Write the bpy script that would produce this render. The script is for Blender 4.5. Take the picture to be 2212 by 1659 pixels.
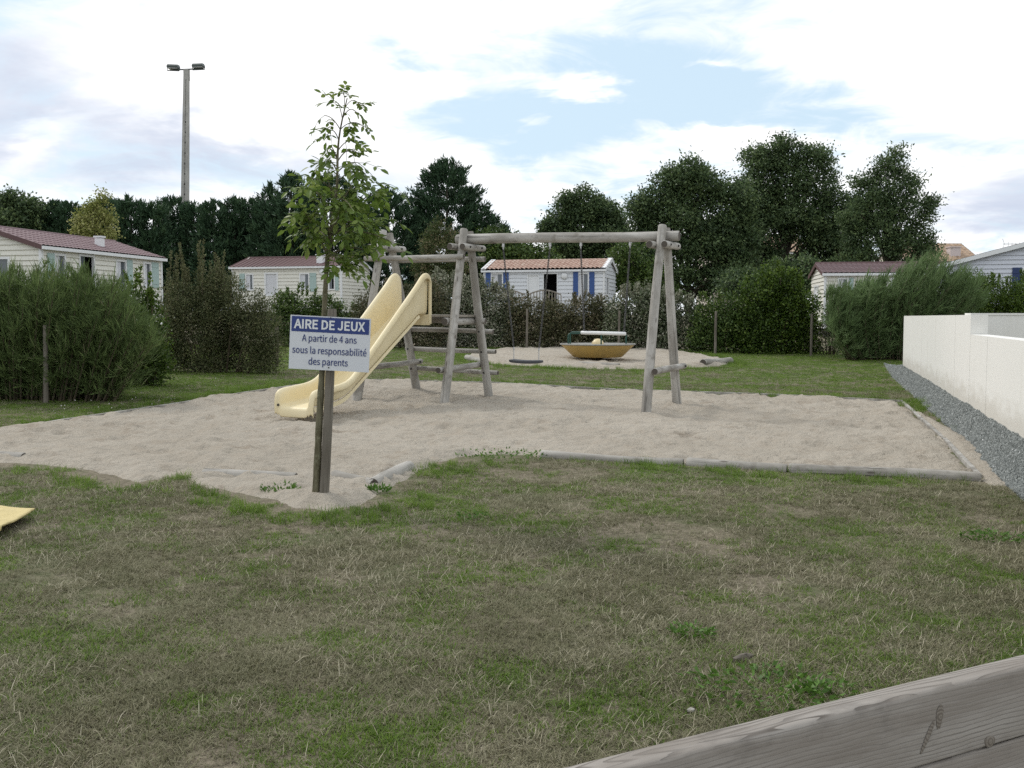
import bpy, math
import numpy as np
from mathutils import Vector, Matrix

for o in list(bpy.data.objects): bpy.data.objects.remove(o)
SC = bpy.context.scene
COL = SC.collection
rad = math.radians

# ------------------------------------------------------------------ camera
EYE = 1.6
F = 2212.0                       # focal length in units of the 2212 px wide working picture
PITCH = math.atan(144.5 / F)
cam = bpy.data.cameras.new('camera')
cam.sensor_width = 36; cam.lens = 36.0
cam.clip_start = 0.05; cam.clip_end = 3000
camo = bpy.data.objects.new('camera', cam); COL.objects.link(camo)
camo.location = (0, 0, EYE)
camo.rotation_euler = (math.pi / 2 - PITCH, 0, 0)
SC.camera = camo

# ------------------------------------------------------------------ light
SUN_AZ, SUN_EL = -52.0, 46.0      # degrees, azimuth measured from +Y towards +X
az, el = rad(SUN_AZ), rad(SUN_EL)
sdir = Vector((math.sin(az) * math.cos(el), math.cos(az) * math.cos(el), math.sin(el)))
sun = bpy.data.lights.new('sun', 'SUN'); sun.energy = 1.5; sun.angle = rad(10); sun.color = (1.0, 0.96, 0.90)
suno = bpy.data.objects.new('sun', sun); COL.objects.link(suno)
suno.rotation_euler = (-sdir).to_track_quat('-Z', 'Y').to_euler()
suno.location = (0, 0, 40)

W = bpy.data.worlds.new('World'); SC.world = W; W.use_nodes = True
nt = W.node_tree; nt.nodes.clear()


class NB:
    """tiny helper for building node graphs"""
    def __init__(s, tree): s.t = tree
    def n(s, typ, **kw):
        nd = s.t.nodes.new(typ)
        for k, v in kw.items():
            if k == 'i':
                for a, b in v.items():
                    if hasattr(b, 'links') or isinstance(b, bpy.types.NodeSocket): s.t.links.new(b, nd.inputs[a])
                    else: nd.inputs[a].default_value = b
            else: setattr(nd, k, v)
        return nd
    def m(s, op, a, b=0.0, c=0.0, clamp=False):
        nd = s.t.nodes.new('ShaderNodeMath'); nd.operation = op; nd.use_clamp = clamp
        for i, v in enumerate((a, b, c)):
            if isinstance(v, bpy.types.NodeSocket): s.t.links.new(v, nd.inputs[i])
            else: nd.inputs[i].default_value = v
        return nd.outputs[0]
    def mix(s, f, a, b, mode='MIX'):
        nd = s.t.nodes.new('ShaderNodeMix'); nd.data_type = 'RGBA'; nd.blend_type = mode
        for i, v in ((0, f), (6, a), (7, b)):
            if isinstance(v, bpy.types.NodeSocket): s.t.links.new(v, nd.inputs[i])
            elif i == 0: nd.inputs[0].default_value = v
            else: nd.inputs[i].default_value = (*v, 1) if len(v) == 3 else v
        return nd.outputs[2]
    def ramp(s, f, stops, interp='LINEAR'):
        nd = s.t.nodes.new('ShaderNodeValToRGB'); nd.color_ramp.interpolation = interp
        el = nd.color_ramp.elements
        while len(el) < len(stops): el.new(0.5)
        for e, (p, c) in zip(el, stops):
            e.position = p; e.color = (*c, 1) if len(c) == 3 else c
        s.t.links.new(f, nd.inputs[0]); return nd.outputs[0]
    def smooth(s, v, a, b):
        nd = s.t.nodes.new('ShaderNodeMapRange'); nd.interpolation_type = 'SMOOTHSTEP'
        s.t.links.new(v, nd.inputs[0]); nd.inputs[1].default_value = a; nd.inputs[2].default_value = b
        return nd.outputs[0]
    def noise(s, vec, scale, detail=4, rough=.55, dist=0.0, out=0):
        nd = s.t.nodes.new('ShaderNodeTexNoise')
        nd.inputs['Scale'].default_value = scale; nd.inputs['Detail'].default_value = detail
        nd.inputs['Roughness'].default_value = rough; nd.inputs['Distortion'].default_value = dist
        if vec is not None: s.t.links.new(vec, nd.inputs['Vector'])
        return nd.outputs[out]


b = NB(nt)
skyn = b.n('ShaderNodeTexSky', sky_type='NISHITA', sun_disc=False, sun_elevation=el, sun_rotation=az)
skyn.air_density = 1.0; skyn.dust_density = 2.0; skyn.ozone_density = 1.2
tc = b.n('ShaderNodeTexCoord')
sp = b.n('ShaderNodeSeparateXYZ', i={0: tc.outputs['Generated']})
dx, dy, dz = sp.outputs
zc = b.m('ADD', b.m('MAXIMUM', dz, 0.0), 0.16)
cv = b.n('ShaderNodeCombineXYZ', i={0: b.m('DIVIDE', dx, zc), 1: b.m('MULTIPLY', b.m('DIVIDE', dy, zc), 1.0), 2: 0.0}).outputs[0]
def noise2(vec, scale, detail, rough, dist, out=0):
    o_ = b.noise(vec, scale, detail, rough, dist, out); o_.node.noise_dimensions = '2D'; return o_
n1 = noise2(cv, 1.3, 6, .60, .45)
n2 = noise2(cv, 0.55, 3, .5, .3)
n3 = noise2(cv, 4.2, 5, .62, .6)
nw = noise2(cv, 1.9, 5, .6, .2, 1)
wsp = b.n('ShaderNodeSeparateXYZ', i={0: nw}).outputs
yy = b.m('MAXIMUM', dy, 0.08)
ta = b.m('ADD', b.m('DIVIDE', dx, yy), b.m('MULTIPLY', b.m('SUBTRACT', wsp[0], .5), .17))
te = b.m('ADD', b.m('DIVIDE', dz, yy), b.m('MULTIPLY', b.m('SUBTRACT', wsp[1], .5), .085))


def blob(px, py, rx, ry, tilt=0.0):
    """a soft opening or bank among the clouds, at a direction of the real sky"""
    a0 = (px - 1106) / F; e0 = (685 - py) / F
    u = b.m('SUBTRACT', ta, a0); v = b.m('SUBTRACT', te, e0)
    c, s_ = math.cos(tilt), math.sin(tilt)
    u2 = b.m('DIVIDE', b.m('ADD', b.m('MULTIPLY', u, c), b.m('MULTIPLY', v, s_)), rx / F)
    v2 = b.m('DIVIDE', b.m('SUBTRACT', b.m('MULTIPLY', v, c), b.m('MULTIPLY', u, s_)), ry / F)
    r2 = b.m('ADD', b.m('MULTIPLY', u2, u2), b.m('MULTIPLY', v2, v2))
    return b.m('POWER', 2.718, b.m('MULTIPLY', r2, -1.0))


def total(items):
    acc = None
    for w_, a_ in items:
        t_ = b.m('MULTIPLY', blob(*a_), w_)
        acc = t_ if acc is None else b.m('ADD', acc, t_)
    return acc


gap = total([(.40, (1520, 215, 330, 80, -.12)), (.40, (1180, 290, 170, 110, .2)), (.34, (900, 120, 260, 52, -.45)),
             (-.62, (1235, 198, 105, 30)), (-.45, (1150, 272, 58, 24)), (-.42, (1600, 295, 140, 16, -.15)), (-.35, (1490, 165, 70, 14)), (-.35, (960, 205, 120, 26)),
             (-.25, (480, 190, 420, 170)), (-.28, (1950, 130, 300, 190))])
graym = total([(.55, (40, 230, 330, 300)), (.45, (560, 350, 420, 70, -.1)), (.62, (2170, 430, 260, 110)), (.35, (2230, 90, 110, 90)),
               (-.45, (470, 150, 260, 110, -.25)), (-.25, (100, 330, 140, 40, .3))])
cover = b.m('SUBTRACT', b.m('ADD', b.m('MULTIPLY', n1, .85), b.m('MULTIPLY', n3, .50)), b.m('ADD', b.m('MULTIPLY', gap, .92), .06))
cover = b.smooth(cover, .35, .75)
gray = b.smooth(b.m('ADD', b.m('ADD', b.m('MULTIPLY', n2, .9), b.m('MULTIPLY', n1, .45)), graym), .78, 1.30)
cloudc = b.mix(gray, (11.0, 11.0, 11.1), (6.0, 6.6, 7.9))
veil = b.mix(.80, skyn.outputs[0], (6.7, 8.5, 9.9))
skyc = b.mix(cover, veil, cloudc)
W.cycles.sampling_method = 'MANUAL'; W.cycles.sample_map_resolution = 512
bg = b.n('ShaderNodeBackground', i={0: skyc, 1: 0.1})
wo = b.n('ShaderNodeOutputWorld', i={0: bg.outputs[0]})

SC.view_settings.view_transform = 'Standard'
SC.view_settings.look = 'None'
SC.view_settings.exposure = 0.12
SC.view_settings.gamma = 1.0
SC.render.engine = 'CYCLES'
cy = SC.cycles
cy.max_bounces = 5; cy.diffuse_bounces = 3; cy.glossy_bounces = 2; cy.transmission_bounces = 3; cy.transparent_max_bounces = 4
cy.use_denoising = False; cy.use_adaptive_sampling = True; cy.adaptive_threshold = 0.008; cy.sample_clamp_indirect = 4.0

# ------------------------------------------------------------------ geometry of the place
SY, SX = 0.02, -0.01
cp, spn = math.cos(PITCH), math.sin(PITCH)


def ray(px, py):
    u = (px - 1106) / F; v = (829.5 - py) / F
    return Vector((u, cp + v * spn, -spn + v * cp))
def atY(px, py, Y):
    r = ray(px, py); return Vector((0, 0, EYE)) + r * (Y / r.y)
def gnd(px, py):
    r = ray(px, py); t = EYE / (SY * r.y + SX * r.x - r.z)
    return Vector((0, 0, EYE)) + r * t


def _h(ix, iy, seed):
    n = (ix.astype(np.int64) * 374761393 + iy.astype(np.int64) * 668265263 + seed * 974634777) & 0x7fffffff
    n = ((n ^ (n >> 13)) * 1274126177) & 0x7fffffff
    n = n ^ (n >> 16)
    return (n & 0xffff) / 65535.0
def vnoise(x, y, seed=0):
    x = np.asarray(x, float); y = np.asarray(y, float)
    ix = np.floor(x); iy = np.floor(y); fx = x - ix; fy = y - iy
    fx = fx * fx * fx * (fx * (fx * 6 - 15) + 10); fy = fy * fy * fy * (fy * (fy * 6 - 15) + 10)
    a = _h(ix, iy, seed); c = _h(ix + 1, iy, seed); d = _h(ix, iy + 1, seed); e = _h(ix + 1, iy + 1, seed)
    return (a * (1 - fx) + c * fx) * (1 - fy) + (d * (1 - fx) + e * fx) * fy
def fbm(x, y, seed=0, oct=4, gain=.5):
    s_ = 0; a = 1; t = 0
    for k in range(oct):
        s_ = s_ + a * vnoise(x * 2 ** k + 17.3 * k, y * 2 ** k - 9.1 * k, seed + k); t += a; a *= gain
    return s_ / t


def G(x, y):
    x = np.asarray(x, float); y = np.asarray(y, float)
    p = SY * np.minimum(y, 95.0) + SX * np.clip(x, -60, 60)
    return p + (fbm(x * .7, y * .7, 5, 3) - .5) * .05
def Gf(x, y): return float(G(x, y))


def signed_inside(poly, X, Y):
    """distance to polygon edge, positive inside"""
    P = np.array([(p[0], p[1]) for p in poly]); n = len(P)
    ins = np.zeros(X.shape, bool); dist = np.full(X.shape, 1e9)
    for i in range(n):
        ax, ay = P[i]; bx, by = P[(i + 1) % n]
        cond = ((ay > Y) != (by > Y))
        xs = (bx - ax) * (Y - ay) / ((by - ay) if by != ay else 1e-9) + ax
        ins ^= cond & (X < xs)
        ex, ey = bx - ax, by - ay; L2 = ex * ex + ey * ey + 1e-12
        t = np.clip(((X - ax) * ex + (Y - ay) * ey) / L2, 0, 1)
        dist = np.minimum(dist, np.hypot(X - ax - t * ex, Y - ay - t * ey))
    return np.where(ins, dist, -dist)


# ------------------------------------------------------------------ object helpers
PM = {}


def tag(o, label=None, cat=None, group=None, kind=None):
    if label: o['label'] = label
    if cat: o['category'] = cat
    if group: o['group'] = group
    if kind: o['kind'] = kind
    return o
def empty(name, loc, label=None, cat=None, group=None, rz=0.0):
    e = bpy.data.objects.new(name, None); COL.objects.link(e)
    e.empty_display_size = .2
    e.location = loc; e.rotation_euler = (0, 0, rz)
    PM[e.name] = Matrix.Translation(Vector(loc)) @ Matrix.Rotation(rz, 4, 'Z')
    return tag(e, label, cat, group)
def place(o, mat=None, parent=None, world=None):
    """link an object; world = matrix in world space"""
    COL.objects.link(o)
    M = world if world is not None else Matrix.Identity(4)
    if parent is not None:
        o.parent = parent
        Pm = PM.get(parent.name, Matrix.Identity(4))
        o.matrix_basis = Pm.inverted() @ M
    else: o.matrix_basis = M
    PM[o.name] = M
    if mat is not None and o.data is not None and not o.data.materials:
        for m_ in (mat if isinstance(mat, (list, tuple)) else [mat]): o.data.materials.append(m_)
    return o
def local(o, parent, M=None, mat=None):
    """link with a matrix given in the parent's space"""
    Pm = PM.get(parent.name, Matrix.Identity(4))
    return place(o, mat, parent, Pm @ (M or Matrix.Identity(4)))


class MB:
    def __init__(s): s.v = []; s.f = []; s.mi = []
    def add(s, vs, fs, mi=0):
        k = len(s.v); s.v += [tuple(v) for v in vs]; s.f += [tuple(i + k for i in f) for f in fs]; s.mi += [mi] * len(fs); return s
    def box(s, x0, x1, y0, y1, z0, z1, mi=0):
        return s.add([(x0, y0, z0), (x1, y0, z0), (x1, y1, z0), (x0, y1, z0), (x0, y0, z1), (x1, y0, z1), (x1, y1, z1), (x0, y1, z1)],
                     [(0, 3, 2, 1), (4, 5, 6, 7), (0, 1, 5, 4), (1, 2, 6, 5), (2, 3, 7, 6), (3, 0, 4, 7)], mi)
    def tube(s, pts, rs, seg=10, cap=True, mi=0, capmi=None, jitter=None):
        pts = [Vector(p) for p in pts]; n = len(pts)
        if not hasattr(rs, '__len__'): rs = [rs] * n
        up = None; rings = []
        for i, p in enumerate(pts):
            t = (pts[min(i + 1, n - 1)] - pts[max(i - 1, 0)])
            t = t.normalized() if t.length > 1e-9 else Vector((0, 0, 1))
            if up is None: up = Vector((1, 0, 0)) if abs(t.x) < .9 else Vector((0, 1, 0))
            a = (up - t * up.dot(t)).normalized(); c = t.cross(a); up = a
            rings.append([p + (a * math.cos(2 * math.pi * k / seg) + c * math.sin(2 * math.pi * k / seg)) * rs[i] * (1 if jitter is None else jitter(i, k)) for k in range(seg)])
        vs = [v for r in rings for v in r]; fs = []
        for i in range(n - 1):
            for k in range(seg):
                k2 = (k + 1) % seg
                fs.append((i * seg + k, i * seg + k2, (i + 1) * seg + k2, (i + 1) * seg + k))
        s.add(vs, fs, mi)
        if cap:
            s.add(rings[0], [tuple(range(seg - 1, -1, -1))], mi if capmi is None else capmi)
            s.add(rings[-1], [tuple(range(seg))], mi if capmi is None else capmi)
        return s
    def lathe(s, prof, seg=32, mi=0, center=(0, 0, 0)):
        vs = []; fs = []; n = len(prof)
        for r, z in prof:
            for k in range(seg):
                a = 2 * math.pi * k / seg
                vs.append((center[0] + r * math.cos(a), center[1] + r * math.sin(a), center[2] + z))
        for i in range(n - 1):
            for k in range(seg):
                k2 = (k + 1) % seg
                fs.append((i * seg + k, i * seg + k2, (i + 1) * seg + k2, (i + 1) * seg + k))
        return s.add(vs, fs, mi)
    def mesh(s, name, smooth=False):
        me = bpy.data.meshes.new(name); me.from_pydata(s.v, [], s.f)
        me.polygons.foreach_set('material_index', s.mi)
        if smooth:
            me.polygons.foreach_set('use_smooth', [True] * len(s.f))
            try: me.set_sharp_from_angle(angle=rad(smooth if smooth is not True else 40))
            except Exception: pass
        me.update(); return me
    def obj(s, name, mat=None, parent=None, smooth=False, M=None, world=None):
        o = bpy.data.objects.new(name, s.mesh(name, smooth))
        if mat is not None:
            for m_ in (mat if isinstance(mat, (list, tuple)) else [mat]): o.data.materials.append(m_)
        if M is not None and parent is not None: return local(o, parent, M)      # M: matrix in the parent's space
        return place(o, None, parent, world if world is not None else M)          # otherwise world space


def copy_of(src, parent, world, name=None):
    o = src.copy(); o.parent = None
    if name: o.name = name
    return place(o, None, parent, world)


def mesh_np(name, V, Q, mat=None, attrs=None, smooth=False):
    """mesh from numpy verts (n,3) and faces (m,k)"""
    me = bpy.data.meshes.new(name)
    V = np.ascontiguousarray(V, np.float32); Q = np.ascontiguousarray(Q, np.int32)
    k = Q.shape[1]
    me.vertices.add(len(V)); me.vertices.foreach_set('co', V.ravel())
    me.loops.add(Q.size); me.loops.foreach_set('vertex_index', Q.ravel())
    me.polygons.add(len(Q)); me.polygons.foreach_set('loop_start', np.arange(0, Q.size, k, dtype=np.int32))
    try: me.polygons.foreach_set('loop_total', np.full(len(Q), k, np.int32))
    except Exception: pass
    if smooth: me.polygons.foreach_set('use_smooth', np.ones(len(Q), bool))
    me.update(calc_edges=True)
    for a, arr in (attrs or {}).items():
        at = me.attributes.new(a, 'FLOAT', 'POINT'); at.data.foreach_set('value', np.ascontiguousarray(arr, np.float32))
    if mat: me.materials.append(mat)
    return me


# ------------------------------------------------------------------ materials
MATS = {}


def mat(name, fn):
    if name in MATS: return MATS[name]
    m = bpy.data.materials.new(name); m.use_nodes = True
    t = m.node_tree; t.nodes.clear()
    nb = NB(t); out = nb.n('ShaderNodeOutputMaterial'); p = nb.n('ShaderNodeBsdfPrincipled')
    t.links.new(p.outputs[0], out.inputs[0])
    nb.p = p; nb.out = out
    nb.tc = nb.n('ShaderNodeTexCoord')
    fn(nb); MATS[name] = m; return m
def setp(nb, **kw):
    names = {'col': 'Base Color', 'rough': 'Roughness', 'metal': 'Metallic', 'spec': 'Specular IOR Level', 'trans': 'Transmission Weight', 'nrm': 'Normal', 'alpha': 'Alpha'}
    for k, v in kw.items():
        s_ = nb.p.inputs[names[k]]
        if isinstance(v, bpy.types.NodeSocket): nb.t.links.new(v, s_)
        else: s_.default_value = (*v, 1) if k == 'col' and len(v) == 3 else v
def bump(nb, h, strength=.4, dist=.01):
    return nb.n('ShaderNodeBump', i={'Strength': strength, 'Distance': dist, 'Height': h}).outputs[0]
def scaled(nb, src, sc):
    return nb.n('ShaderNodeMapping', i={'Vector': src, 'Scale': sc}).outputs[0]


def painted(name, col, rough=.5, var=.06, dirt=(.30, .27, .22), dirtamt=.25, spec=.4, metal=0.0):
    def f(nb):
        o = nb.tc.outputs['Object']
        n = nb.noise(o, 2.2, 6, .6); n2_ = nb.noise(scaled(nb, o, (14, 14, 1.2)), 1.0, 5, .6)
        c = nb.mix(nb.m('MULTIPLY', nb.smooth(n2_, .48, .8), dirtamt), col, dirt)
        c = nb.mix(nb.smooth(n, .3, .75), c, tuple(min(1, v * (1 - var * 2)) for v in col), 'MIX') if var > .2 else nb.mix(nb.m('MULTIPLY', n, var * 3), c, tuple(v * .8 for v in col))
        setp(nb, col=c, rough=nb.m('ADD', nb.m('MULTIPLY', n, .2), rough - .1), spec=spec, metal=metal)
    return mat(name, f)


def logwood(name, lo, hi, crack=.5):
    def f(nb):
        o = nb.tc.outputs['Object']
        info = nb.n('ShaderNodeObjectInfo').outputs['Random']
        off = nb.n('ShaderNodeVectorMath', operation='ADD', i={0: o, 1: nb.n('ShaderNodeCombineXYZ', i={0: nb.m('MULTIPLY', info, 31.0), 1: nb.m('MULTIPLY', info, 17.0), 2: nb.m('MULTIPLY', info, 9.0)}).outputs[0]}).outputs[0]
        fib = nb.noise(scaled(nb, off, (42, 42, 1.6)), 1.0, 6, .6, .3)
        pat = nb.noise(scaled(nb, off, (5, 5, 1.6)), 1.0, 5, .6)
        blot = nb.noise(off, 7.0, 4, .55)
        c = nb.mix(nb.smooth(pat, .32, .70), lo, hi)
        c = nb.mix(nb.m('MULTIPLY', nb.smooth(fib, .52, .72), .55), c, tuple(v * .55 for v in lo))
        c = nb.mix(nb.m('MULTIPLY', nb.smooth(blot, .54, .72), .5), c, (.12, .105, .08))
        ck = nb.noise(scaled(nb, off, (26, 26, .7)), 1.0, 3, .5, .6)
        crk = nb.smooth(ck, .66, .70)
        c = nb.mix(nb.m('MULTIPLY', crk, crack), c, (.05, .045, .04))
        vor = nb.n('ShaderNodeTexVoronoi', i={'Vector': scaled(nb, off, (9, 9, 2.3)), 'Scale': 1.0}).outputs['Distance']
        knot = nb.m('SUBTRACT', 1.0, nb.smooth(vor, .05, .13))
        c = nb.mix(nb.m('MULTIPLY', knot, .7), c, (.07, .055, .045))
        h = nb.m('SUBTRACT', nb.m('MULTIPLY', fib, -.6), crk)
        setp(nb, col=c, rough=.85, spec=.2, nrm=bump(nb, h, .5, .006))
    return mat(name, f)


M_LOG = logwood('weathered_log', (.25, .235, .21), (.46, .445, .415))
M_LOGEND = mat('log_end', lambda nb: setp(nb, col=nb.ramp(nb.n('ShaderNodeTexWave', wave_type='RINGS', rings_direction='Z', i={'Vector': nb.tc.outputs['Object'], 'Scale': 28.0, 'Distortion': 2.0}).outputs[0], [(0, (.05, .042, .035)), (1, (.11, .096, .08))]), rough=.9))
M_EDGE = logwood('edging_log', (.24, .225, .20), (.42, .40, .365), .9)
M_STAKE = logwood('grey_stake', (.12, .105, .085), (.21, .19, .16), .6)
M_POST = logwood('fence_post_wood', (.12, .105, .085), (.21, .19, .16), .6)
M_DECK = logwood('deck_board_wood', (.20, .18, .15), (.32, .29, .25), .6)
M_BOLT = mat('dark_bolt', lambda nb: setp(nb, col=(.035, .033, .03), rough=.6, metal=.4))
M_STEEL = mat('galvanised_steel', lambda nb: setp(nb, col=nb.ramp(nb.noise(nb.tc.outputs['Object'], 60, 3), [(.3, (.42, .42, .42)), (.7, (.65, .65, .65))]), rough=.45, metal=.5))
M_CHAIN = mat('chain_steel', lambda nb: setp(nb, col=nb.ramp(nb.noise(nb.tc.outputs['Object'], 40, 3), [(.3, (.055, .055, .055)), (.7, (.16, .16, .16))]), rough=.5, metal=.7))


def _slide(nb):
    o = nb.tc.outputs['Object']
    n = nb.noise(o, 1.6, 5, .6); sc_ = nb.noise(scaled(nb, o, (40, 2.0, 2.0)), 1.0, 5, .6)
    fine = nb.noise(o, 45, 4, .6)
    c = nb.mix(nb.smooth(n, .3, .7), (.69, .585, .355), (.75, .655, .435))
    c = nb.mix(nb.m('MULTIPLY', nb.smooth(sc_, .55, .75), .30), c, (.45, .37, .22))
    c = nb.mix(nb.m('MULTIPLY', nb.smooth(fine, .55, .8), .18), c, (.42, .35, .20))
    z = nb.n('ShaderNodeSeparateXYZ', i={0: o}).outputs[2]
    setp(nb, col=c, rough=nb.m('ADD', nb.m('MULTIPLY', fine, .3), .32), spec=.4)
M_SLIDE = mat('yellow_slide_plastic', _slide)
M_BOWL = mat('ochre_bowl_paint', lambda nb: setp(nb, col=nb.mix(nb.smooth(nb.noise(nb.tc.outputs['Object'], 3, 6, .65), .35, .75), (.55, .37, .11), (.44, .31, .11)), rough=.5))
M_DOME = mat('cream_dome_paint', lambda nb: setp(nb, col=nb.mix(nb.noise(nb.tc.outputs['Object'], 6, 5), (.72, .58, .33), (.60, .48, .28)), rough=.45))
M_MDECK = mat('grey_deck_sheet', lambda nb: setp(nb, col=nb.ramp(nb.noise(nb.tc.outputs['Object'], 25, 6, .7), [(.3, (.15, .145, .13)), (.7, (.36, .35, .32))]), rough=.8))
M_GREEN = painted('dark_green_paint', (.02, .075, .055), .4, .08, (.05, .06, .05))
M_WHITE = painted('white_plastic', (.78, .78, .77), .4, .04, (.4, .38, .33), .12)
M_RUBBER = mat('dark_rubber', lambda nb: setp(nb, col=(.045, .048, .055), rough=.6))
M_SIGN = painted('sign_white', (.62, .64, .68), .45, .04, (.45, .42, .36), .12)
M_SIGNB = painted('sign_blue', (.022, .045, .19), .4, .05, (.08, .09, .12), .12)
M_SIGNT = painted('sign_letter_white', (.70, .72, .74), .5, .03, (.5, .5, .5), .05)
M_SIGND = painted('sign_letter_navy', (.025, .042, .16), .5, .03, (.05, .05, .08), .05)


def _sand(nb):
    o = nb.tc.outputs['Object']
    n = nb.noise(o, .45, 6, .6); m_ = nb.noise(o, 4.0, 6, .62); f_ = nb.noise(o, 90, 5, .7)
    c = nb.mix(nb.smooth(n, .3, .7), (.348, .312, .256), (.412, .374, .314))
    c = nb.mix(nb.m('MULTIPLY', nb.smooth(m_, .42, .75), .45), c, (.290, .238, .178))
    c = nb.mix(nb.m('MULTIPLY', nb.smooth(f_, .35, .7), .35), c, (.47, .42, .36))
    hollow_shade = nb.noise(o, 1.9, 6, .68)
    c = nb.mix(nb.m('MULTIPLY', nb.smooth(hollow_shade, .56, .66), .42), c, (.235, .188, .140))  # dark patches painted into the sand colour as shade in scuffed hollows
    sp_ = nb.noise(o, 38, 2, .5)
    c = nb.mix(nb.m('MULTIPLY', nb.smooth(sp_, .735, .76), .75), c, (.10, .085, .06))
    h = nb.m('ADD', nb.m('MULTIPLY', nb.noise(o, 11, 5, .6), 1.0), nb.m('MULTIPLY', f_, .15))
    setp(nb, col=c, rough=.95, spec=.1, nrm=bump(nb, h, .9, .07))
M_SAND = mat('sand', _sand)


def _soil(nb):
    o = nb.tc.outputs['Object']
    n = nb.noise(o, .6, 5, .6); f_ = nb.noise(o, 22, 6, .7); g_ = nb.noise(o, 3.0, 5, .6)
    c = nb.mix(nb.smooth(f_, .3, .7), (.12, .105, .075), (.25, .215, .16))
    c = nb.mix(nb.m('MULTIPLY', nb.smooth(nb.m('ADD', nb.m('MULTIPLY', n, .6), nb.m('MULTIPLY', g_, .4)), .46, .62), .6), c, (.055, .095, .022))
    setp(nb, col=c, rough=.95, spec=.1, nrm=bump(nb, f_, .7, .03))
M_SOIL = mat('lawn_soil', _soil)


def _gravelbase(nb):
    o = nb.tc.outputs['Object']
    v = nb.n('ShaderNodeTexVoronoi', i={'Vector': o, 'Scale': 42.0})
    c = nb.ramp(nb.n('ShaderNodeSeparateXYZ', i={0: v.outputs['Color']}).outputs[0], [(0, (.09, .10, .105)), (.5, (.16, .175, .18)), (1, (.27, .29, .29))])
    setp(nb, col=c, rough=.9, nrm=bump(nb, v.outputs['Distance'], .8, .02))
M_GRAVB = mat('gravel_bed', _gravelbase)


def tonecol(nb, stops, inst=True):
    a = nb.n('ShaderNodeAttribute', attribute_type='INSTANCER' if inst else 'GEOMETRY', attribute_name='tone').outputs['Fac']
    return nb.ramp(a, stops), a


M_STONE = mat('gravel_stone', lambda nb: setp(nb, col=tonecol(nb, [(0, (.12, .13, .125)), (.5, (.22, .235, .225)), (.9, (.36, .38, .365)), (1, (.55, .56, .55))])[0], rough=.85))


def foliage(name, stops, trans=.35, rough=.55, inst=False):
    def f(nb):
        c, a = tonecol(nb, stops, inst)
        setp(nb, col=c, rough=rough, spec=.3)
        tr = nb.n('ShaderNodeBsdfTranslucent', i={0: nb.mix(.4, c, (.16, .22, .02), 'ADD') if False else c})
        ms = nb.n('ShaderNodeMixShader', i={0: trans, 1: nb.p.outputs[0], 2: tr.outputs[0]})
        nb.t.links.new(ms.outputs[0], nb.out.inputs[0])
    return mat(name, f)


F_GRASS = foliage('green_grass_blades', [(0, (.085, .140, .020)), (.5, (.135, .220, .034)), (1, (.21, .30, .055))], .45, .6, True)
F_DRY = foliage('dry_grass_blades', [(0, (.122, .122, .060)), (.45, (.205, .198, .115)), (.8, (.295, .275, .180)), (1, (.40, .37, .265))], .25, .75, True)
F_STRAW = foliage('straw_blades', [(0, (.40, .36, .25)), (1, (.62, .57, .44))], .2, .7, True)
F_CONIF = foliage('conifer_sprays', [(0, (.024, .050, .026)), (.6, (.046, .092, .044)), (1, (.085, .145, .062))], .12, .6)
F_BROAD = foliage('dark_broadleaf', [(0, (.036, .062, .028)), (.5, (.080, .128, .052)), (1, (.165, .225, .090))], .3, .5)
F_LAURL = foliage('hedge_dark_leaf', [(0, (.034, .062, .016)), (.6, (.075, .128, .028)), (1, (.15, .21, .052))], .2, .45)
F_BROWN = foliage('hedge_brown_leaf', [(0, (.050, .056, .025)), (.5, (.098, .102, .046)), (.8, (.15, .14, .078)), (1, (.24, .195, .13))], .2, .5)
F_ELAEA = foliage('silver_leaf', [(0, (.05, .07, .03)), (.45, (.12, .15, .08)), (.8, (.26, .27, .19)), (1, (.46, .45, .36))], .2, .5)
F_BRIGHT = foliage('bright_leaf', [(0, (.03, .055, .01)), (.6, (.07, .125, .018)), (1, (.15, .22, .035))], .3, .5)
F_TAMAR = foliage('feathery_shoots', [(0, (.055, .088, .028)), (.55, (.118, .172, .055)), (.85, (.20, .265, .095)), (1, (.24, .21, .14))], .3, .7)
F_TAMARB = foliage('blue_green_shoots', [(0, (.055, .092, .032)), (.6, (.135, .205, .075)), (1, (.26, .35, .165))], .3, .7)
F_OLIVE = foliage('olive_twig_leaf', [(0, (.045, .060, .022)), (.55, (.100, .118, .048)), (1, (.20, .195, .10))], .25, .6)
F_YELL = foliage('yellow_green_leaf', [(0, (.15, .18, .04)), (.6, (.30, .32, .10)), (1, (.46, .45, .20))], .35, .6)
F_SAP = foliage('sapling_leaf', [(0, (.060, .105, .018)), (.5, (.115, .185, .030)), (1, (.22, .28, .075))], .42, .45)
F_WEED = foliage('weed_leaf', [(0, (.06, .13, .02)), (1, (.14, .26, .05))], .3, .5)


def _bark(nb, lo, hi, sc=1.0):
    o = nb.tc.outputs['Object']
    n = nb.noise(scaled(nb, o, (18 * sc, 18 * sc, 5 * sc)), 1.0, 6, .65); l_ = nb.noise(o, 14 * sc, 5, .6)
    c = nb.mix(nb.smooth(n, .3, .7), lo, hi)
    c = nb.mix(nb.m('MULTIPLY', nb.smooth(l_, .55, .68), .55), c, (.25, .25, .17))
    setp(nb, col=c, rough=.9, spec=.15, nrm=bump(nb, n, .6, .01))
M_BARK = mat('dark_bark', lambda nb: _bark(nb, (.035, .030, .024), (.09, .078, .06), .3))
M_TWIG = mat('brown_twig', lambda nb: _bark(nb, (.05, .04, .028), (.11, .09, .06), 1))
M_SAPB = mat('sapling_bark', lambda nb: _bark(nb, (.085, .075, .045), (.18, .165, .11), 1.6))

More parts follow.
